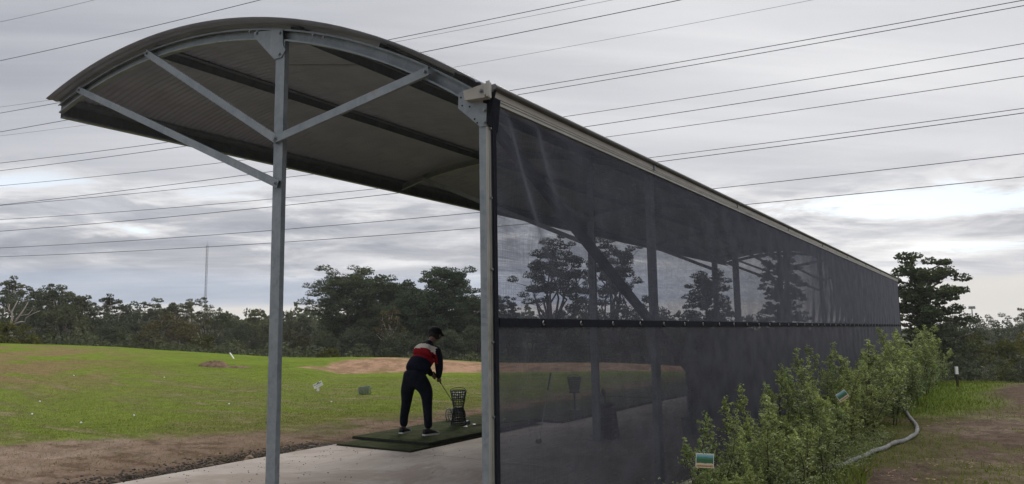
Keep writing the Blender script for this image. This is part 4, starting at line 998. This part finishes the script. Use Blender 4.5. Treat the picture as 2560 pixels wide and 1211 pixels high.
for q, (h, sp, ns, dn) in enumerate(((1.05, .75, 4, .9), (1.30, .8, 6, 1.0), (1.15, .9, 8, 1.1), (1.40, .9, 8, 1.15), (1.50, 1.0, 10, 1.2), (.95, 1.0, 9, 1.1))):
    k, LPq, NPq, gg = shrub(100+q, h, sp, ns, dn)
    root = empty('hedge_shrub'); tag(k.build('stems', M_TWIG, root), kind='stuff')
    V = leaf_cloud(LPq, .029, gg, .5); tag(link('foliage', np_mesh('foliage', V, np.arange(len(V)).reshape(-1, 4), L_HEDGE), root), kind='stuff')
    V = leaf_cloud(NPq, .026, gg, .55, .5, .6); tag(link('new_shoots', np_mesh('new_shoots', V, np.arange(len(V)).reshape(-1, 4), L_HEDGENEW), root), kind='stuff')
    protos.append((root, h))
random.seed(21)
HP_ = [  # l, s, proto, height
 (6.2, 2.12, 0, .95), (6.45, 1.85, 5, .58), (6.75, 2.2, 1, .92), (7.2, 1.85, 2, 1.02), (7.65, 2.3, 0, .92), (8.05, 1.85, 1, 1.06), (8.3, 2.3, 2, 1.0), (8.8, 1.95, 5, .80), (9.15, 2.25, 1, 1.10), (9.5, 1.95, 3, 1.38),
 (10.1, 2.3, 0, 1.15), (10.5, 1.95, 2, 1.12), (11.1, 2.25, 1, 1.20), (11.6, 1.9, 3, 1.18), (12.2, 2.2, 4, 1.32), (12.9, 1.95, 3, 1.40), (13.6, 2.15, 4, 1.36), (14.4, 1.9, 2, 1.40), (15.2, 2.1, 4, 1.46), (16.1, 1.85, 3, 1.5), (17.0, 2.1, 4, 1.55), (18.0, 1.85, 4, 1.5),
 (19.1, 2.05, 3, 1.52), (20.2, 1.8, 4, 1.55), (21.4, 2.0, 4, 1.58), (22.6, 1.75, 3, 1.58), (23.8, 1.95, 4, 1.62), (25.0, 1.7, 4, 1.60)]
used = set()
words = ['straggly thin', 'low bushy', 'upright', 'leafy', 'slender', 'rounded', 'tall-tipped', 'full']
ords = ['nearest', 'second', 'third', 'fourth', 'fifth', 'sixth', 'seventh', 'eighth', 'ninth', 'tenth', 'eleventh', 'twelfth', 'thirteenth', 'fourteenth', 'fifteenth', 'sixteenth', 'seventeenth', 'eighteenth', 'nineteenth', 'twentieth', 'twenty-first', 'twenty-second', 'twenty-third', 'twenty-fourth', 'twenty-fifth', 'twenty-sixth', 'twenty-seventh', 'farthest']
for i_, (l, s, pi_, h) in enumerate(HP_):
    root, ph = protos[pi_]; o = root if pi_ not in used else copy_tree(root); used.add(pi_)
    wp = wpt(l, s); o.location = (wp.x, wp.y, ground_z(wp)-.01); sc = h/ph; wsc = sc*random.uniform(1.0, 1.25)*(1.15 if l > 12 else 1); o.scale = (wsc, wsc, sc); o.rotation_euler = (0, 0, random.uniform(0, 6.28))
    nm_ = 'low bushy' if pi_ == 5 else ('thin straggly' if pi_ == 0 else ('slender' if pi_ == 1 else ('leafy' if pi_ == 2 else 'dense')))
    tag(o, f'{nm_} green shrub, {ords[i_]} from the camera in the hedge row along the cloth' if i_ < 27 else 'dense green shrub at the far end of the hedge row along the cloth', 'shrub', 'young hedge shrubs planted along the shade cloth')
# low ground cover under the near shrubs
n_ = 26000; g = np.random.default_rng(77); l = g.uniform(4.6, 13, n_); s = g.uniform(1.45, 2.82, n_); hgt = np.abs(g.normal(0, .10, n_))*(.4+fbm(l*2.5, s*2.5, 7, 3)); x = LX*l-LY*s; y = LY*l+LX*s
V = leaf_cloud(np.stack([x, y, terrain(x, y)+hgt], -1), .024, g, .5); tag(link('hedge_undergrowth', np_mesh('hedge_undergrowth', V, np.arange(len(V)).reshape(-1, 4), L_HEDGE)), 'low leafy undergrowth at the foot of the hedge shrubs', 'undergrowth', None, 'stuff')
n_ = 7000; l = g.uniform(4.6, 9.5, n_); s = np.where(g.uniform(0, 1, n_) < .5, g.uniform(2.35, 2.82, n_), g.uniform(1.3, 2.8, n_)); x = LX*l-LY*s; y = LY*l+LX*s
grass('hedge_grass', x, y, g.uniform(.04, .16, n_), L_GRASS, 9, 'longer grass tufts at the foot of the cloth and hedge')
# plant tags
def tagm(name, cols):
    m = bpy.data.materials.new(name); m.use_nodes = True; t = NT(m.node_tree); b = t.n['Principled BSDF']
    tc = t.new('ShaderNodeTexCoord').outputs['Generated']; sp = t.new('ShaderNodeSeparateXYZ', {0: tc}); n1_ = t.noise(tc, 6, 4, .6); zz = t.math('ADD', sp.outputs[2], t.math('MULTIPLY', t.math('SUBTRACT', n1_, .5), .18))
    c = t.ramp(zz, cols, 'CONSTANT'); t.l.new(c, b.inputs['Base Color']); b.inputs['Roughness'].default_value = .4; return m
TG = tagm('printed_label', [(0, (.42, .22, .07)), (.16, (.48, .40, .27)), (.30, (.03, .10, .045)), (.62, (.05, .16, .10)), (.74, (.10, .28, .34)), (.88, (.26, .36, .34))])
TW = mat('label_tie', (.02, .12, .11), .5)
def plant_tag(p, rz, tilt, wd, ht, label):
    o = empty('plant_label', p); o.rotation_euler = (0, tilt, rz)
    k = MB(); k.box((-wd/2, -.001, -ht/2), (wd/2, .001, ht/2)); k.build('card', TG, o)
    k = MB(); k.box((-wd/2-.003, -.0006, -ht/2-.003), (wd/2+.003, .0016, ht/2+.003)); k.build('card_back', M_WHITEPAINT, o)
    k = MB(); k.tube([(-.01, 0, ht/2), (-.02, .0, ht/2+.02), (0, .01, ht/2+.028), (.02, 0, ht/2+.018), (.005, 0, ht/2)], .002, 5); k.build('tie', TW, o)
    k = MB()
    for q in range(7): k.box((-wd/2+.012+q*wd*.12, -.0022, -ht/2+.006+(q % 2)*.002), (-wd/2+.012+q*wd*.12+wd*.07, -.0012, -ht/2+.014))
    k.build('print', M_BOLT, o)
    return tag(o, label, 'plant label')
plant_tag(at(1762, 1152, 5.6), .1, .08, .125, .092, 'printed plant label with green picture tied on the nearest hedge shrub')
plant_tag(at(2106, 990, 9.15), -.2, -.6, .11, .085, 'small tilted plant label hanging in the middle of the hedge')
# drainage sock pipe beside the hedge
o = None
pp = [(9.2, 1.85), (9.9, 1.66), (10.5, 1.58), (11.2, 1.48), (12.0, 1.34), (12.8, 1.20), (13.5, 1.19), (14.2, 1.25), (15.2, 1.42), (16.4, 1.62), (17.6, 1.74)]
P3 = []
cr_ = np.array(pp); tq = np.linspace(0, len(pp)-1, 150)
for t in tq:
    l = np.interp(t, range(len(pp)), cr_[:, 0]); s = np.interp(t, range(len(pp)), cr_[:, 1]); P3.append((l, s))
P3 = np.array(P3); ker = np.ones(13)/13; Pp = np.pad(P3, ((6, 6), (0, 0)), 'edge'); P3 = np.stack([np.convolve(Pp[:, c_], ker, 'valid') for c_ in range(2)], 1)
k = MB(); vs = []
for i_, (l, s) in enumerate(P3): wp = wpt(l, s); vs.append(Vector((wp.x, wp.y, ground_z(wp)+.030+.006*math.sin(i_*.35))))
k.tube(vs, [.029*(1+.05*math.sin(i_*1.9)+.08*math.sin(i_*.43)) for i_ in range(len(vs))], 12)
wp = wpt(9, 1.4); tag(k.build('drainage_pipe', M_PIPE, None, True), 'pale wrapped drainage pipe curving along the ground beside the hedge', 'pipe')
# marker post at the right
p = at(2393, 948, 22.5); z0 = ground_z(p); o = empty('marker_post', (p.x, p.y, z0)); k = MB(); k.box((-.02, -.02, -.05), (.02, .02, .33)); k.build('stake', M_TWIG, o); k = MB(); k.box((-.035, -.024, .33), (.035, .024, .52)); k.build('white_cap', M_WHITEPAINT, o); tag(o, 'thin dark stake with a white top at the grass edge beyond the hedge', 'marker post')

# ------------------------------------------------------------------ trees
def clump_pts(c, r, n_, g, flat=.45):
    d = g.normal(size=(n_, 3)); d /= np.linalg.norm(d, axis=1)[:, None]; rad = g.uniform(.35, 1, n_)**.6
    P = d*rad[:, None]; P[:, 2] = np.where(P[:, 2] < 0, P[:, 2]*.45, P[:, 2])*flat; return c+P*r
def make_tree(kind, H, R_, seed, leafm, barkm, dens=1.0, leaf=.30, trunk_r=None, base_f=None):
    """returns an empty at the base with trunk and crown"""
    g = np.random.default_rng(seed); k = MB(); clumps = []
    tr = trunk_r or H*.02
    if kind == 'gum':
        bf = base_f if base_f is not None else .40; lean = g.normal(0, .04, 2)*H
        t0 = np.array([lean[0]*.5, lean[1]*.5, H*bf]); k.tube([(0, 0, -1), tuple(t0*[.4, .4, .5]), tuple(t0)], [tr*1.15, tr, tr*.8], 7)
        nl = int(9+H*.42)
        for q in range(nl):
            az_ = 2*math.pi*(q+g.uniform(-.3, .3))/nl*1.6; rr_ = R_*g.uniform(.2, .95); top = H*(1-.42*(rr_/R_)**1.7)*g.uniform(.86, 1.0)
            e_ = np.array([math.cos(az_)*rr_, math.sin(az_)*rr_, top]); md3 = t0+(e_-t0)*.5+np.array([*g.normal(0, .05*H, 2), -.03*H])
            st0 = t0*g.uniform(.45, 1.0); md3 = md3-(t0-st0)*.35; k.tube([tuple(st0), tuple(md3), tuple(e_-[0, 0, H*.03])], [tr*.6, tr*.38, tr*.12], 5)
            for m_ in range(6):
                f_ = g.uniform(.40, 1.0); b_ = md3+(e_-md3)*((f_-.3)/.7); c_ = b_+np.array([*g.normal(0, R_*.17, 2), g.uniform(.0, .10)*H*(f_)]); clumps.append((c_, R_*g.uniform(.11, .20)))
                k.tube([tuple(b_), tuple(c_-[0, 0, R_*.03])], [tr*.16, tr*.06], 4)
            clumps.append((e_, R_*g.uniform(.14, .23)))
        flat = .62
    elif kind == 'pine':
        bf = base_f if base_f is not None else .18
        k.tube([(0, 0, -1), (0, 0, H*.5), (g.normal(0, .02)*H, 0, H*.95)], [tr*1.2, tr*.8, tr*.15], 8)
        nb = int(H*2.2+22)
        for q in range(nb):
            f_ = bf+(1-bf)*(q+.5)/nb; az_ = q*2.4+g.uniform(-.4, .4)
            prof = math.sin(math.pi*min(1, ((f_-bf)/(1-bf))*.70+.16))**.5; rr_ = R_*prof*g.uniform(.72, 1.08)
            z0 = H*f_*.94; e_ = np.array([math.cos(az_)*rr_, math.sin(az_)*rr_, min(H, z0+rr_*.28)])
            k.tube([(0, 0, z0-rr_*.05), tuple((e_+[0, 0, z0])*[.5, .5, .5]-[0, 0, rr_*.04]), tuple(e_)], [tr*.28, tr*.2, tr*.07], 5)
            for m_ in range(6):
                u = (.22, .40, .58, .74, .88, 1.0)[m_]*g.uniform(.9, 1.05); c_ = np.array([e_[0]*u, e_[1]*u, z0+(e_[2]-z0)*u])+np.array([*g.normal(0, R_*.11, 2), g.normal(0, H*.028)]); clumps.append((c_, R_*g.uniform(.13, .25)))
        flat = .58
    else:                                                        # round bush or dense crown down to the ground
        k.tube([(0, 0, -.5), (0, 0, H*.6)], [tr, tr*.4], 6)
        nb = int(26+R_*3)
        for q in range(nb):
            d = g.normal(size=3); d[2] = abs(d[2])*.9; d /= np.linalg.norm(d); rad = g.uniform(.72, .95); c_ = np.array([d[0]*R_*rad, d[1]*R_*rad, H*.30+d[2]*H*.62*rad])
            clumps.append((c_, R_*g.uniform(.22, .34)))
            if q % 3 == 0: k.tube([(0, 0, H*.2), tuple(c_*.9)], [tr*.4, tr*.1], 4)
            if q % 2 == 0: clumps.append((np.array([d[0]*R_*.85, d[1]*R_*.85, H*g.uniform(.05, .35)]), R_*.28))
        flat = .7
    LPs = [clump_pts(c_, r_, max(12, int(dens*34*(r_/leaf)**1.6*.55)), g, flat) for c_, r_ in clumps]
    V = leaf_cloud(np.vstack(LPs), leaf, g, .62, .7, .1)
    root = empty({'gum': 'gum_tree', 'pine': 'pine_tree'}.get(kind, 'bushy_tree'))
    k.build('trunk', barkm, root, True); tag(link('crown', np_mesh('crown', V, np.arange(len(V)).reshape(-1, 4), leafm), root), kind='stuff')
    return root
TREES = {}
def tree(kind, px, ytop, D, wpx, leafm, barkm, label, cat='tree', var=0, group=None, dens=1.0, base_f=None, leaf=None):
    """place a tree whose top shows at pixel row ytop, wpx wide, D metres away"""
    top = at(px, ytop, D); gz = ground_z(top); H = top.z-gz; R_ = wpx/2/FPX*D*1.02
    key = (kind, leafm.name, barkm.name, var, base_f, dens, round(2*math.log2(H/R_)))
    if key in TREES:
        r0, H0, R0 = TREES[key]; o = copy_tree(r0); o.scale = (R_/R0, R_/R0, H/H0)
    else:
        o = make_tree(kind, H, R_, hash((kind, var)) % 1000 if False else (len(TREES)*7+11), leafm, barkm, dens, leaf or (.19 if D < 95 else .24), base_f=base_f); TREES[key] = (o, H, R_)
        zz_ = np.array([v.co.z for ch in o.children if ch.name.startswith('crown') for v in ch.data.vertices]); mz = float(np.percentile(zz_, 98.5))
        TREES[key] = (o, mz, R_); o.scale = (1, 1, H/mz)
    o.location = (top.x, top.y, gz); o.rotation_euler = (0, 0, (px*.37) % 6.28)
    return tag(o, label, cat, group)
GL_ = 'trees along the left and back of the range'
T = tree
T('gum', 30, 703, 125, 90, L_GUM, M_PALEBARK, 'tall thin gum tree poking above the dense trees at the far left edge', group=GL_)
T('gum', 105, 715, 128, 95, L_GUM, M_PALEBARK, 'thin gum tree with small clumps just right of the leftmost one', group=GL_, var=1)
T('bush', 10, 745, 110, 130, L_GUMDARK, M_BARK, 'dark round tree cut by the left frame edge', group=GL_)
T('bush', 110, 735, 100, 150, L_GUMDARK, M_BARK, 'broad dark tree behind the pale forked trunk', group=GL_, var=1)
T('gum', 165, 725, 97, 130, L_GUM, M_PALEBARK, 'large leafy gum at the right shoulder of the left tree mass', group=GL_, var=2, dens=1.3)
T('bush', 60, 780, 92, 120, L_GUMDARK, M_BARK, 'dark low tree filling in under the left gums', group=GL_)
T('bush', 170, 770, 92, 120, L_GUMDARK, M_BARK, 'dark rounded tree between the left mass and the gap', group=GL_, var=1)
T('bush', 25, 812, 62, 105, L_YELLOW, M_BARK, 'yellow green round bush at the left end of the grass crest', cat='bush')
T('bush', 235, 778, 100, 100, L_GUMDARK, M_BARK, 'dark low tree just right of the left mass', group=GL_)
T('gum', 283, 745, 120, 95, L_GUM, M_PALEBARK, 'gum with a raised round top, first right of the left mass', group=GL_)
T('gum', 350, 757, 120, 100, L_GUM, M_PALEBARK, 'gum with a flat clumpy top left of the mast', group=GL_, var=1)
T('gum', 408, 758, 118, 95, L_GUM, M_PALEBARK, 'second flat topped gum left of the mast', group=GL_, var=2, dens=1.3)
T('gum', 460, 755, 118, 90, L_GUM, M_PALEBARK, 'gum with see-through crown just left of the mast', group=GL_)
T('gum', 515, 748, 105, 80, L_GUM, M_PALEBARK, 'slender airy gum at the foot of the mast', group=GL_, var=1)
T('bush', 330, 795, 100, 130, L_GUMDARK, M_BARK, 'dark tree under the first flat gum', group=GL_, var=1)
T('bush', 430, 800, 98, 130, L_OLIVE, M_BARK, 'olive brown domed tree in front of the gums', group=GL_)
T('bush', 280, 820, 92, 110, L_GUMDARK, M_BARK, 'dark shrubby tree low in front, left of the olive dome', group=GL_)
T('bush', 372, 835, 88, 110, L_OLIVE, M_BARK, 'low olive tree at the grass crest', group=GL_, var=1)
T('bush', 505, 842, 78, 80, L_YELLOW, M_BARK, 'light green bush at the crest below the mast', cat='bush')
T('bush', 560, 788, 100, 90, L_GUMDARK, M_BARK, 'dark rounded tree just right of the mast', group=GL_)
T('bush', 600, 815, 95, 90, L_GUMDARK, M_BARK, 'dark low tree right of the mast', group=GL_, var=1)
T('bush', 640, 778, 98, 100, L_GUM, M_BARK, 'bushy mid green tree just left of the left steel post', group=GL_)
T('bush', 705, 785, 100, 90, L_GUM, M_BARK, 'bushy tree half behind the left steel post', group=GL_, var=1)
T('gum', 745, 790, 112, 90, L_GUM, M_PALEBARK, 'small gum between the left post and the big pine', group=GL_, var=2, dens=1.3)
T('bush', 735, 835, 88, 110, L_OLIVE, M_BARK, 'olive thicket low between the left post and the big pine', group=GL_)
T('bush', 690, 850, 84, 90, L_GUMDARK, M_BARK, 'low dark thicket at the crest behind the left post', group=GL_)
PG = 'big pines at the back of the range'
T('pine', 870, 680, 92, 185, L_PINE, M_BARK, 'tall open branched pine, leftmost of the big pines', group=PG, base_f=.30, dens=.8)
T('pine', 980, 708, 95, 190, L_PINE, M_BARK, 'broad dark pine in the middle of the big pines', group=PG, dens=1.1)
T('pine', 1115, 678, 90, 175, L_PINE, M_BARK, 'tallest dark pine behind and right of the golfer', group=PG, dens=1.1, var=1)
T('pine', 1040, 735, 86, 160, L_PINE, M_BARK, 'lower dark pine between the two tallest', group=PG, dens=1.1)
T('gum', 975, 775, 80, 80, L_OLIVE, M_PALEBARK, 'brownish gum with pale bent trunk in front of the pines', group=GL_, base_f=.5)
T('pine', 1195, 745, 96, 150, L_PINE, M_BARK, 'dark pine half hidden by the near wall post', group=PG, dens=1.1, var=1)
T('bush', 900, 830, 80, 140, L_GUMDARK, M_BARK, 'dark thicket under the open pine', group=GL_, var=1)
T('bush', 1000, 835, 78, 130, L_GUMDARK, M_BARK, 'dark thicket left of the golfer', group=GL_)
T('bush', 1110, 835, 78, 130, L_GUMDARK, M_BARK, 'dark thicket right of the golfer', group=GL_, var=1)
T('bush', 1190, 820, 80, 100, L_GUMDARK, M_BARK, 'dark thicket beside the near wall post', group=GL_)
T('bush', 825, 872, 60, 55, L_YELLOW, M_BARK, 'small brownish bush at the left end of the earth mound', cat='bush')
T('bush', 810, 835, 82, 100, L_GUMDARK, M_BARK, 'dark low tree left of the open pine trunk', group=GL_)
# behind the cloth
CG = 'trees seen through the shade cloth'
T('gum', 1385, 606, 82, 200, L_GUMDARK, M_BARK, 'large gum with rounded clumps, leftmost big tree behind the cloth', group=CG, dens=1.3)
T('gum', 1535, 596, 86, 170, L_GUMDARK, M_BARK, 'large gum behind the cloth crossed by the diagonal brace', group=CG, dens=1.3)
T('gum', 1270, 745, 90, 80, L_GUMDARK, M_BARK, 'small gum low at the near edge of the cloth', group=CG, dens=1.3)
T('bush', 1330, 800, 80, 120, L_GUMDARK, M_BARK, 'dark bush under the left big gum behind the cloth', group=CG)
T('bush', 1450, 760, 80, 140, L_GUMDARK, M_BARK, 'dark tree filling in between the two big gums behind the cloth', group=CG, var=1)
T('bush', 1560, 770, 80, 130, L_GUMDARK, M_BARK, 'dark tree under the right big gum behind the cloth', group=CG)
T('bush', 1660, 775, 85, 80, L_GUMDARK, M_BARK, 'small dark tree between gums and layered pine behind the cloth', group=CG, var=1)
T('pine', 1762, 690, 70, 125, L_PINE, M_BARK, 'layered pine behind the cloth between two posts', group=CG, dens=1.1)
T('pine', 1950, 640, 62, 110, L_PINE, M_BARK, 'dark pine faintly seen through the far part of the cloth', group=CG, dens=1.1, var=1)
T('bush', 1860, 800, 80, 170, L_GUMDARK, M_BARK, 'dark low tree behind the far part of the cloth', group=CG)
T('bush', 1740, 830, 70, 150, L_GUMDARK, M_BARK, 'dark thicket below the layered pine behind the cloth', group=CG, var=1)
T('bush', 1450, 850, 64, 170, L_GUMDARK, M_BARK, 'dark thicket above the earth mound behind the cloth', group=CG)
# right side
RG_ = 'trees beyond the right end of the shelter'
T('pine', 2302, 658, 60, 180, L_PINE, M_BARK, 'big dark pine standing past the end of the shade cloth', dens=1.45, base_f=.10)
T('bush', 2300, 690, 62, 150, L_PINE, M_BARK, 'rounded dark tree close behind the big right pine', group=RG_, dens=1.1)
T('bush', 2330, 800, 58, 160, L_GUMDARK, M_BARK, 'very dark tree at the foot of the big right pine', group=RG_)
T('bush', 2400, 800, 75, 110, L_GUMDARK, M_BARK, 'dark tree just right of the big pine', group=RG_, var=1)
for n_, (px, yt, D, wd, kd, lm, vr) in enumerate([(2475, 855, 62, 130, 'bush', L_YELLOW, 0), (2550, 850, 66, 110, 'bush', L_YELLOW, 1), (2440, 840, 80, 90, 'bush', L_GUMDARK, 0), (2500, 825, 95, 110, 'bush', L_GUMDARK, 1), (2425, 800, 190, 60, 'bush', L_GUM, 0),
        (2465, 795, 210, 55, 'bush', L_GUM, 0), (2505, 790, 200, 50, 'bush', L_GUM, 1), (2545, 795, 190, 60, 'bush', L_GUM, 1), (2375, 800, 170, 60, 'bush', L_GUM, 0), (2450, 810, 150, 80, 'bush', L_GUMDARK, 1), (2530, 810, 150, 80, 'bush', L_GUMDARK, 0), (2590, 770, 120, 90, 'gum', L_GUM, 1),
        (2420, 880, 52, 80, 'bush', L_GUMDARK, 1), (2500, 905, 46, 90, 'bush', L_GUMDARK, 0), (2575, 880, 60, 90, 'bush', L_GUMDARK, 1)]):
    labs = ['yellow green domed tree on the slope right of the marker post', 'yellow green domed tree cut by the right frame edge', 'dark bushy tree behind the yellow green dome', 'dark bushy tree up the slope at far right', 'distant bushy tree on the skyline next to the big pine',
            'distant round tree on the skyline near the light pole', 'distant round tree on the skyline right of the light pole', 'distant bushy tree on the skyline at the right edge', 'distant bushy tree peeping out beside the big pine', 'far dark tree below the skyline, left one', 'far dark tree below the skyline, right one', 'gum branch reaching into the right frame edge',
            'low dark bush just behind the marker post', 'low dark bush at the grass edge right of the marker post', 'low dark tree at the right frame edge under the dome']
    T(kd, px, yt, D, wd, lm, M_BARK if kd == 'bush' else M_PALEBARK, labs[n_], group=RG_, var=vr)
# pale dead limbs in front of the left trees
p = at(35, 860, 84); gz = ground_z(p); o = empty('dead_tree', (p.x, p.y, gz)); k = MB(); hgt = at(35, 748, 84).z-gz; q = 84/FPX
def L_(dx, y): return (dx*q, 0, at(35, y, 84).z-gz)
k.tube([L_(-8, 900), L_(-7, 830), L_(-10, 812), L_(-7, 795), L_(-9, 780), L_(-3, 765), L_(2, 752)], [.16, .13, .11, .09, .075, .05, .03], 7); k.tube([L_(-9, 785), L_(-16, 772), L_(-15, 760)], [.05, .04, .02], 5)
k.tube([L_(-6, 815), L_(8, 790), L_(18, 770), L_(24, 755)], [.11, .08, .05, .03], 6); k.tube([L_(-4, 812), L_(12, 805), L_(20, 806), L_(22, 795), L_(36, 785), L_(50, 778)], [.10, .08, .065, .05, .04, .02], 6); k.tube([L_(8, 790), L_(26, 787), L_(34, 775)], [.05, .04, .02], 5)
k.build('trunk', M_PALEBARK, o, True); tag(o, 'pale bare forked trunk and limbs at the front of the left tree mass', 'tree')
# undergrowth band that closes the gaps at the feet of the trees
g = np.random.default_rng(31); n_ = 60000; a_ = g.uniform(-.66, .62, n_); D_ = g.uniform(64, 98, n_); x = D_*np.sin(a_); y = D_*np.cos(a_); ht = 2.3*fbm(a_*40, D_*.08, 5, 4)*g.uniform(.05, 1, n_)**.7*1.5
V = leaf_cloud(np.stack([x, y, terrain(x, y)+ht], -1), .30, g, .65); tag(link('scrub_belt', np_mesh('scrub_belt', V, np.arange(len(V)).reshape(-1, 4), L_GUMDARK)), 'continuous dark scrub at the feet of the trees behind the range', 'scrub', None, 'stuff')
g = np.random.default_rng(33); n_ = 90000; a_ = g.uniform(.30, .72, n_); D_ = g.uniform(110, 420, n_); x = D_*np.sin(a_); y = D_*np.cos(a_); ht = (2.5+8*fbm(a_*60, D_*.05, 5, 4))*g.uniform(.3, 1, n_)**.5
V = leaf_cloud(np.stack([x, y, terrain(x, y)+ht], -1), 1.1, g, .7); tag(link('far_woodland', np_mesh('far_woodland', V, np.arange(len(V)).reshape(-1, 4), L_GUM)), 'far wooded slope reading as one mass below the right skyline', 'woodland', None, 'stuff')
g = np.random.default_rng(35); n_ = 60000; a_ = g.uniform(-.72, .30, n_); D_ = g.uniform(135, 300, n_); x = D_*np.sin(a_); y = D_*np.cos(a_); ht = (5+8*fbm(a_*50, D_*.05, 5, 4))*g.uniform(.2, 1, n_)**.5
V = leaf_cloud(np.stack([x, y, terrain(x, y)+ht], -1), 1.0, g, .7); tag(link('distant_woodland', np_mesh('distant_woodland', V, np.arange(len(V)).reshape(-1, 4), L_GUMDARK)), 'woodland mass behind the first rows of trees', 'woodland', None, 'stuff')

# ------------------------------------------------------------------ the thin damp air
k = MB(); k.box((-520, -60, -16), (520, 760, 62)); hz = k.build('haze', None or mat('haze_volume', (0, 0, 0)))
hm = bpy.data.materials['haze_volume']; ht_ = NT(hm.node_tree); ht_.n.clear()
pv = ht_.new('ShaderNodeVolumePrincipled', {'Color': (.93, .95, 1.0, 1), 'Density': .00030, 'Anisotropy': .2})
ht_.l.new(pv.outputs[0], ht_.new('ShaderNodeOutputMaterial').inputs['Volume']); tag(hz, 'thin pale haze in the air over the whole range', 'haze', None, 'stuff')

# ------------------------------------------------------------------ mast, light pole, power lines
p = at(513, 760, 520); gz = ground_z(p); zt = at(515, 613, 520).z; o = empty('radio_mast', (p.x, p.y, gz)); k = MB(); h = zt-gz
for q in range(3):
    t = q*2.094; k.tube([(.7*math.cos(t), .7*math.sin(t), 0), (.7*math.cos(t), .7*math.sin(t), h)], .11, 5)
k.build('mast_legs', M_STEEL, o); k = MB(); nseg = int(h/2.4)
for q in range(nseg):
    z0 = h*q/nseg; z1 = h*(q+1)/nseg
    for j_ in range(3):
        t0, t1 = j_*2.094, (j_+1)*2.094; k.tube([(.7*math.cos(t0), .7*math.sin(t0), z0), (.7*math.cos(t1), .7*math.sin(t1), z1)], .07, 4)
lt = k.build('lattice_bars', M_STEEL, o); k = MB()
k.tube([(0, 0, h), (0, 0, h+3)], .08, 5); k.build('antenna_tip', M_STEEL, o)
tag(o, 'tall thin lattice radio mast rising behind the gums left of the steel post', 'mast')
p = at(2432, 800, 260); gz = ground_z(p); zt = at(2430, 772, 260).z; o = empty('light_pole', (p.x, p.y, gz)); k = MB(); k.tube([(0, 0, 0), (0, 0, zt-gz)], [.25, .14], 8); k.build('pole', M_STEEL, o)
k = MB(); k.box((-1.0, -.15, zt-gz-.1), (1.0, .15, zt-gz+.05))
for q in range(3): k.box((-.9+.65*q, -.35, zt-gz+.05), (-.45+.65*q, .1, zt-gz+.7))
k.build('floodlights', M_BOLT, o); tag(o, 'distant floodlight pole on the right skyline', 'light pole')

WD = Vector((-.934, .358, 0)); WN = Vector((.358, .934, 0))          # wire direction and its horizontal normal
wires = [  # pixel samples along each conductor, thickness, height above eye at mid span
 ([(0, 55), (120, 28), (235, 0)], .7, 27), ([(0, 152), (330, 78), (650, 0)], 1.2, 27),
 ([(0, 283), (970, 100), (1460, 0)], 1.1, 26), ([(0, 268), (1000, 103), (1530, 0)], .55, 34), ([(0, 330), (1045, 133), (1700, 0)], 1.2, 26), ([(0, 340), (1125, 170), (2030, 0)], .5, 38),
 ([(0, 408), (430, 354), (1280, 226), (2560, 0)], 1.05, 24), ([(0, 427), (462, 366), (1300, 236), (2560, 14)], 1.05, 24), ([(0, 465), (558, 405), (1415, 293), (2560, 108)], .9, 30), ([(0, 513), (640, 434), (1460, 318), (2560, 145)], 1.05, 30), ([(0, 514), (795, 434), (1520, 343), (2560, 190)], .9, 30),
 ([(0, 549), (680, 499), (955, 471), (1625, 392), (2560, 272)], .9, 25), ([(0, 578), (680, 519), (1005, 482), (1645, 402), (2560, 284)], 1.05, 25), ([(0, 620), (680, 577), (1200, 531), (1790, 470), (2560, 385)], .95, 24), ([(0, 642), (680, 608), (1200, 570), (1870, 510), (2560, 443)], .95, 22)]
wl = ['power line crossing only the upper left corner of the sky', 'power line cutting the upper left sky and leaving the top edge left of the roof', 'thick power line rising right from behind the roof crown, uppermost on the right', 'hair-thin earth wire just under the uppermost power line right of the roof',
      'thick power line meeting the roof curve right of the middle and reaching the top edge', 'hair-thin wire emerging at the roof slope and leaving the top edge at right', 'upper one of the close pair above the gutter end bracket', 'lower one of the close pair above the gutter end bracket', 'single power line below the close pair, reaching the right edge under it',
      'fourth power line down at the right edge', 'fifth power line down at the right edge', 'upper one of the lower close pair at right', 'lower one of the lower close pair at right', 'second lowest power line, passing behind the near wall post', 'lowest power line, crossing just above the clouds and the mast tip']
for (smp, th, hgt), lab in zip(wires, wl):
    xm = 1280; ys = np.polyfit([a_[0] for a_ in smp], [a_[1] for a_ in smp], 2 if len(smp) > 2 else 1); ym = np.polyval(ys, xm)
    d = ray(xm, max(ym, -400)); q_ = hgt/d.z*(d.dot(WN))                # plane distance that gives the wanted height
    T_, Zs = [], []
    for a_, b_ in smp:
        d = ray(a_, b_); kk = q_/d.dot(WN); T_.append(kk*d.dot(WD)); Zs.append(CAMH+kk*d.z)
    cf = np.polyfit(T_, Zs, 2 if len(smp) > 2 else 1)
    t0, t1 = min(T_)-60, max(T_)+60; pts_ = [WN*q_+WD*t+Vector((0, 0, float(np.polyval(cf, t)))) for t in np.linspace(t0, t1, 60)]
    org = pts_[30].copy(); k = MB(org); k.tube(pts_, .00048*q_*th, 5)
    o = k.build('power_line', M_WIRE, None, True, org); tag(o, lab, 'power line', 'overhead power lines across the sky')
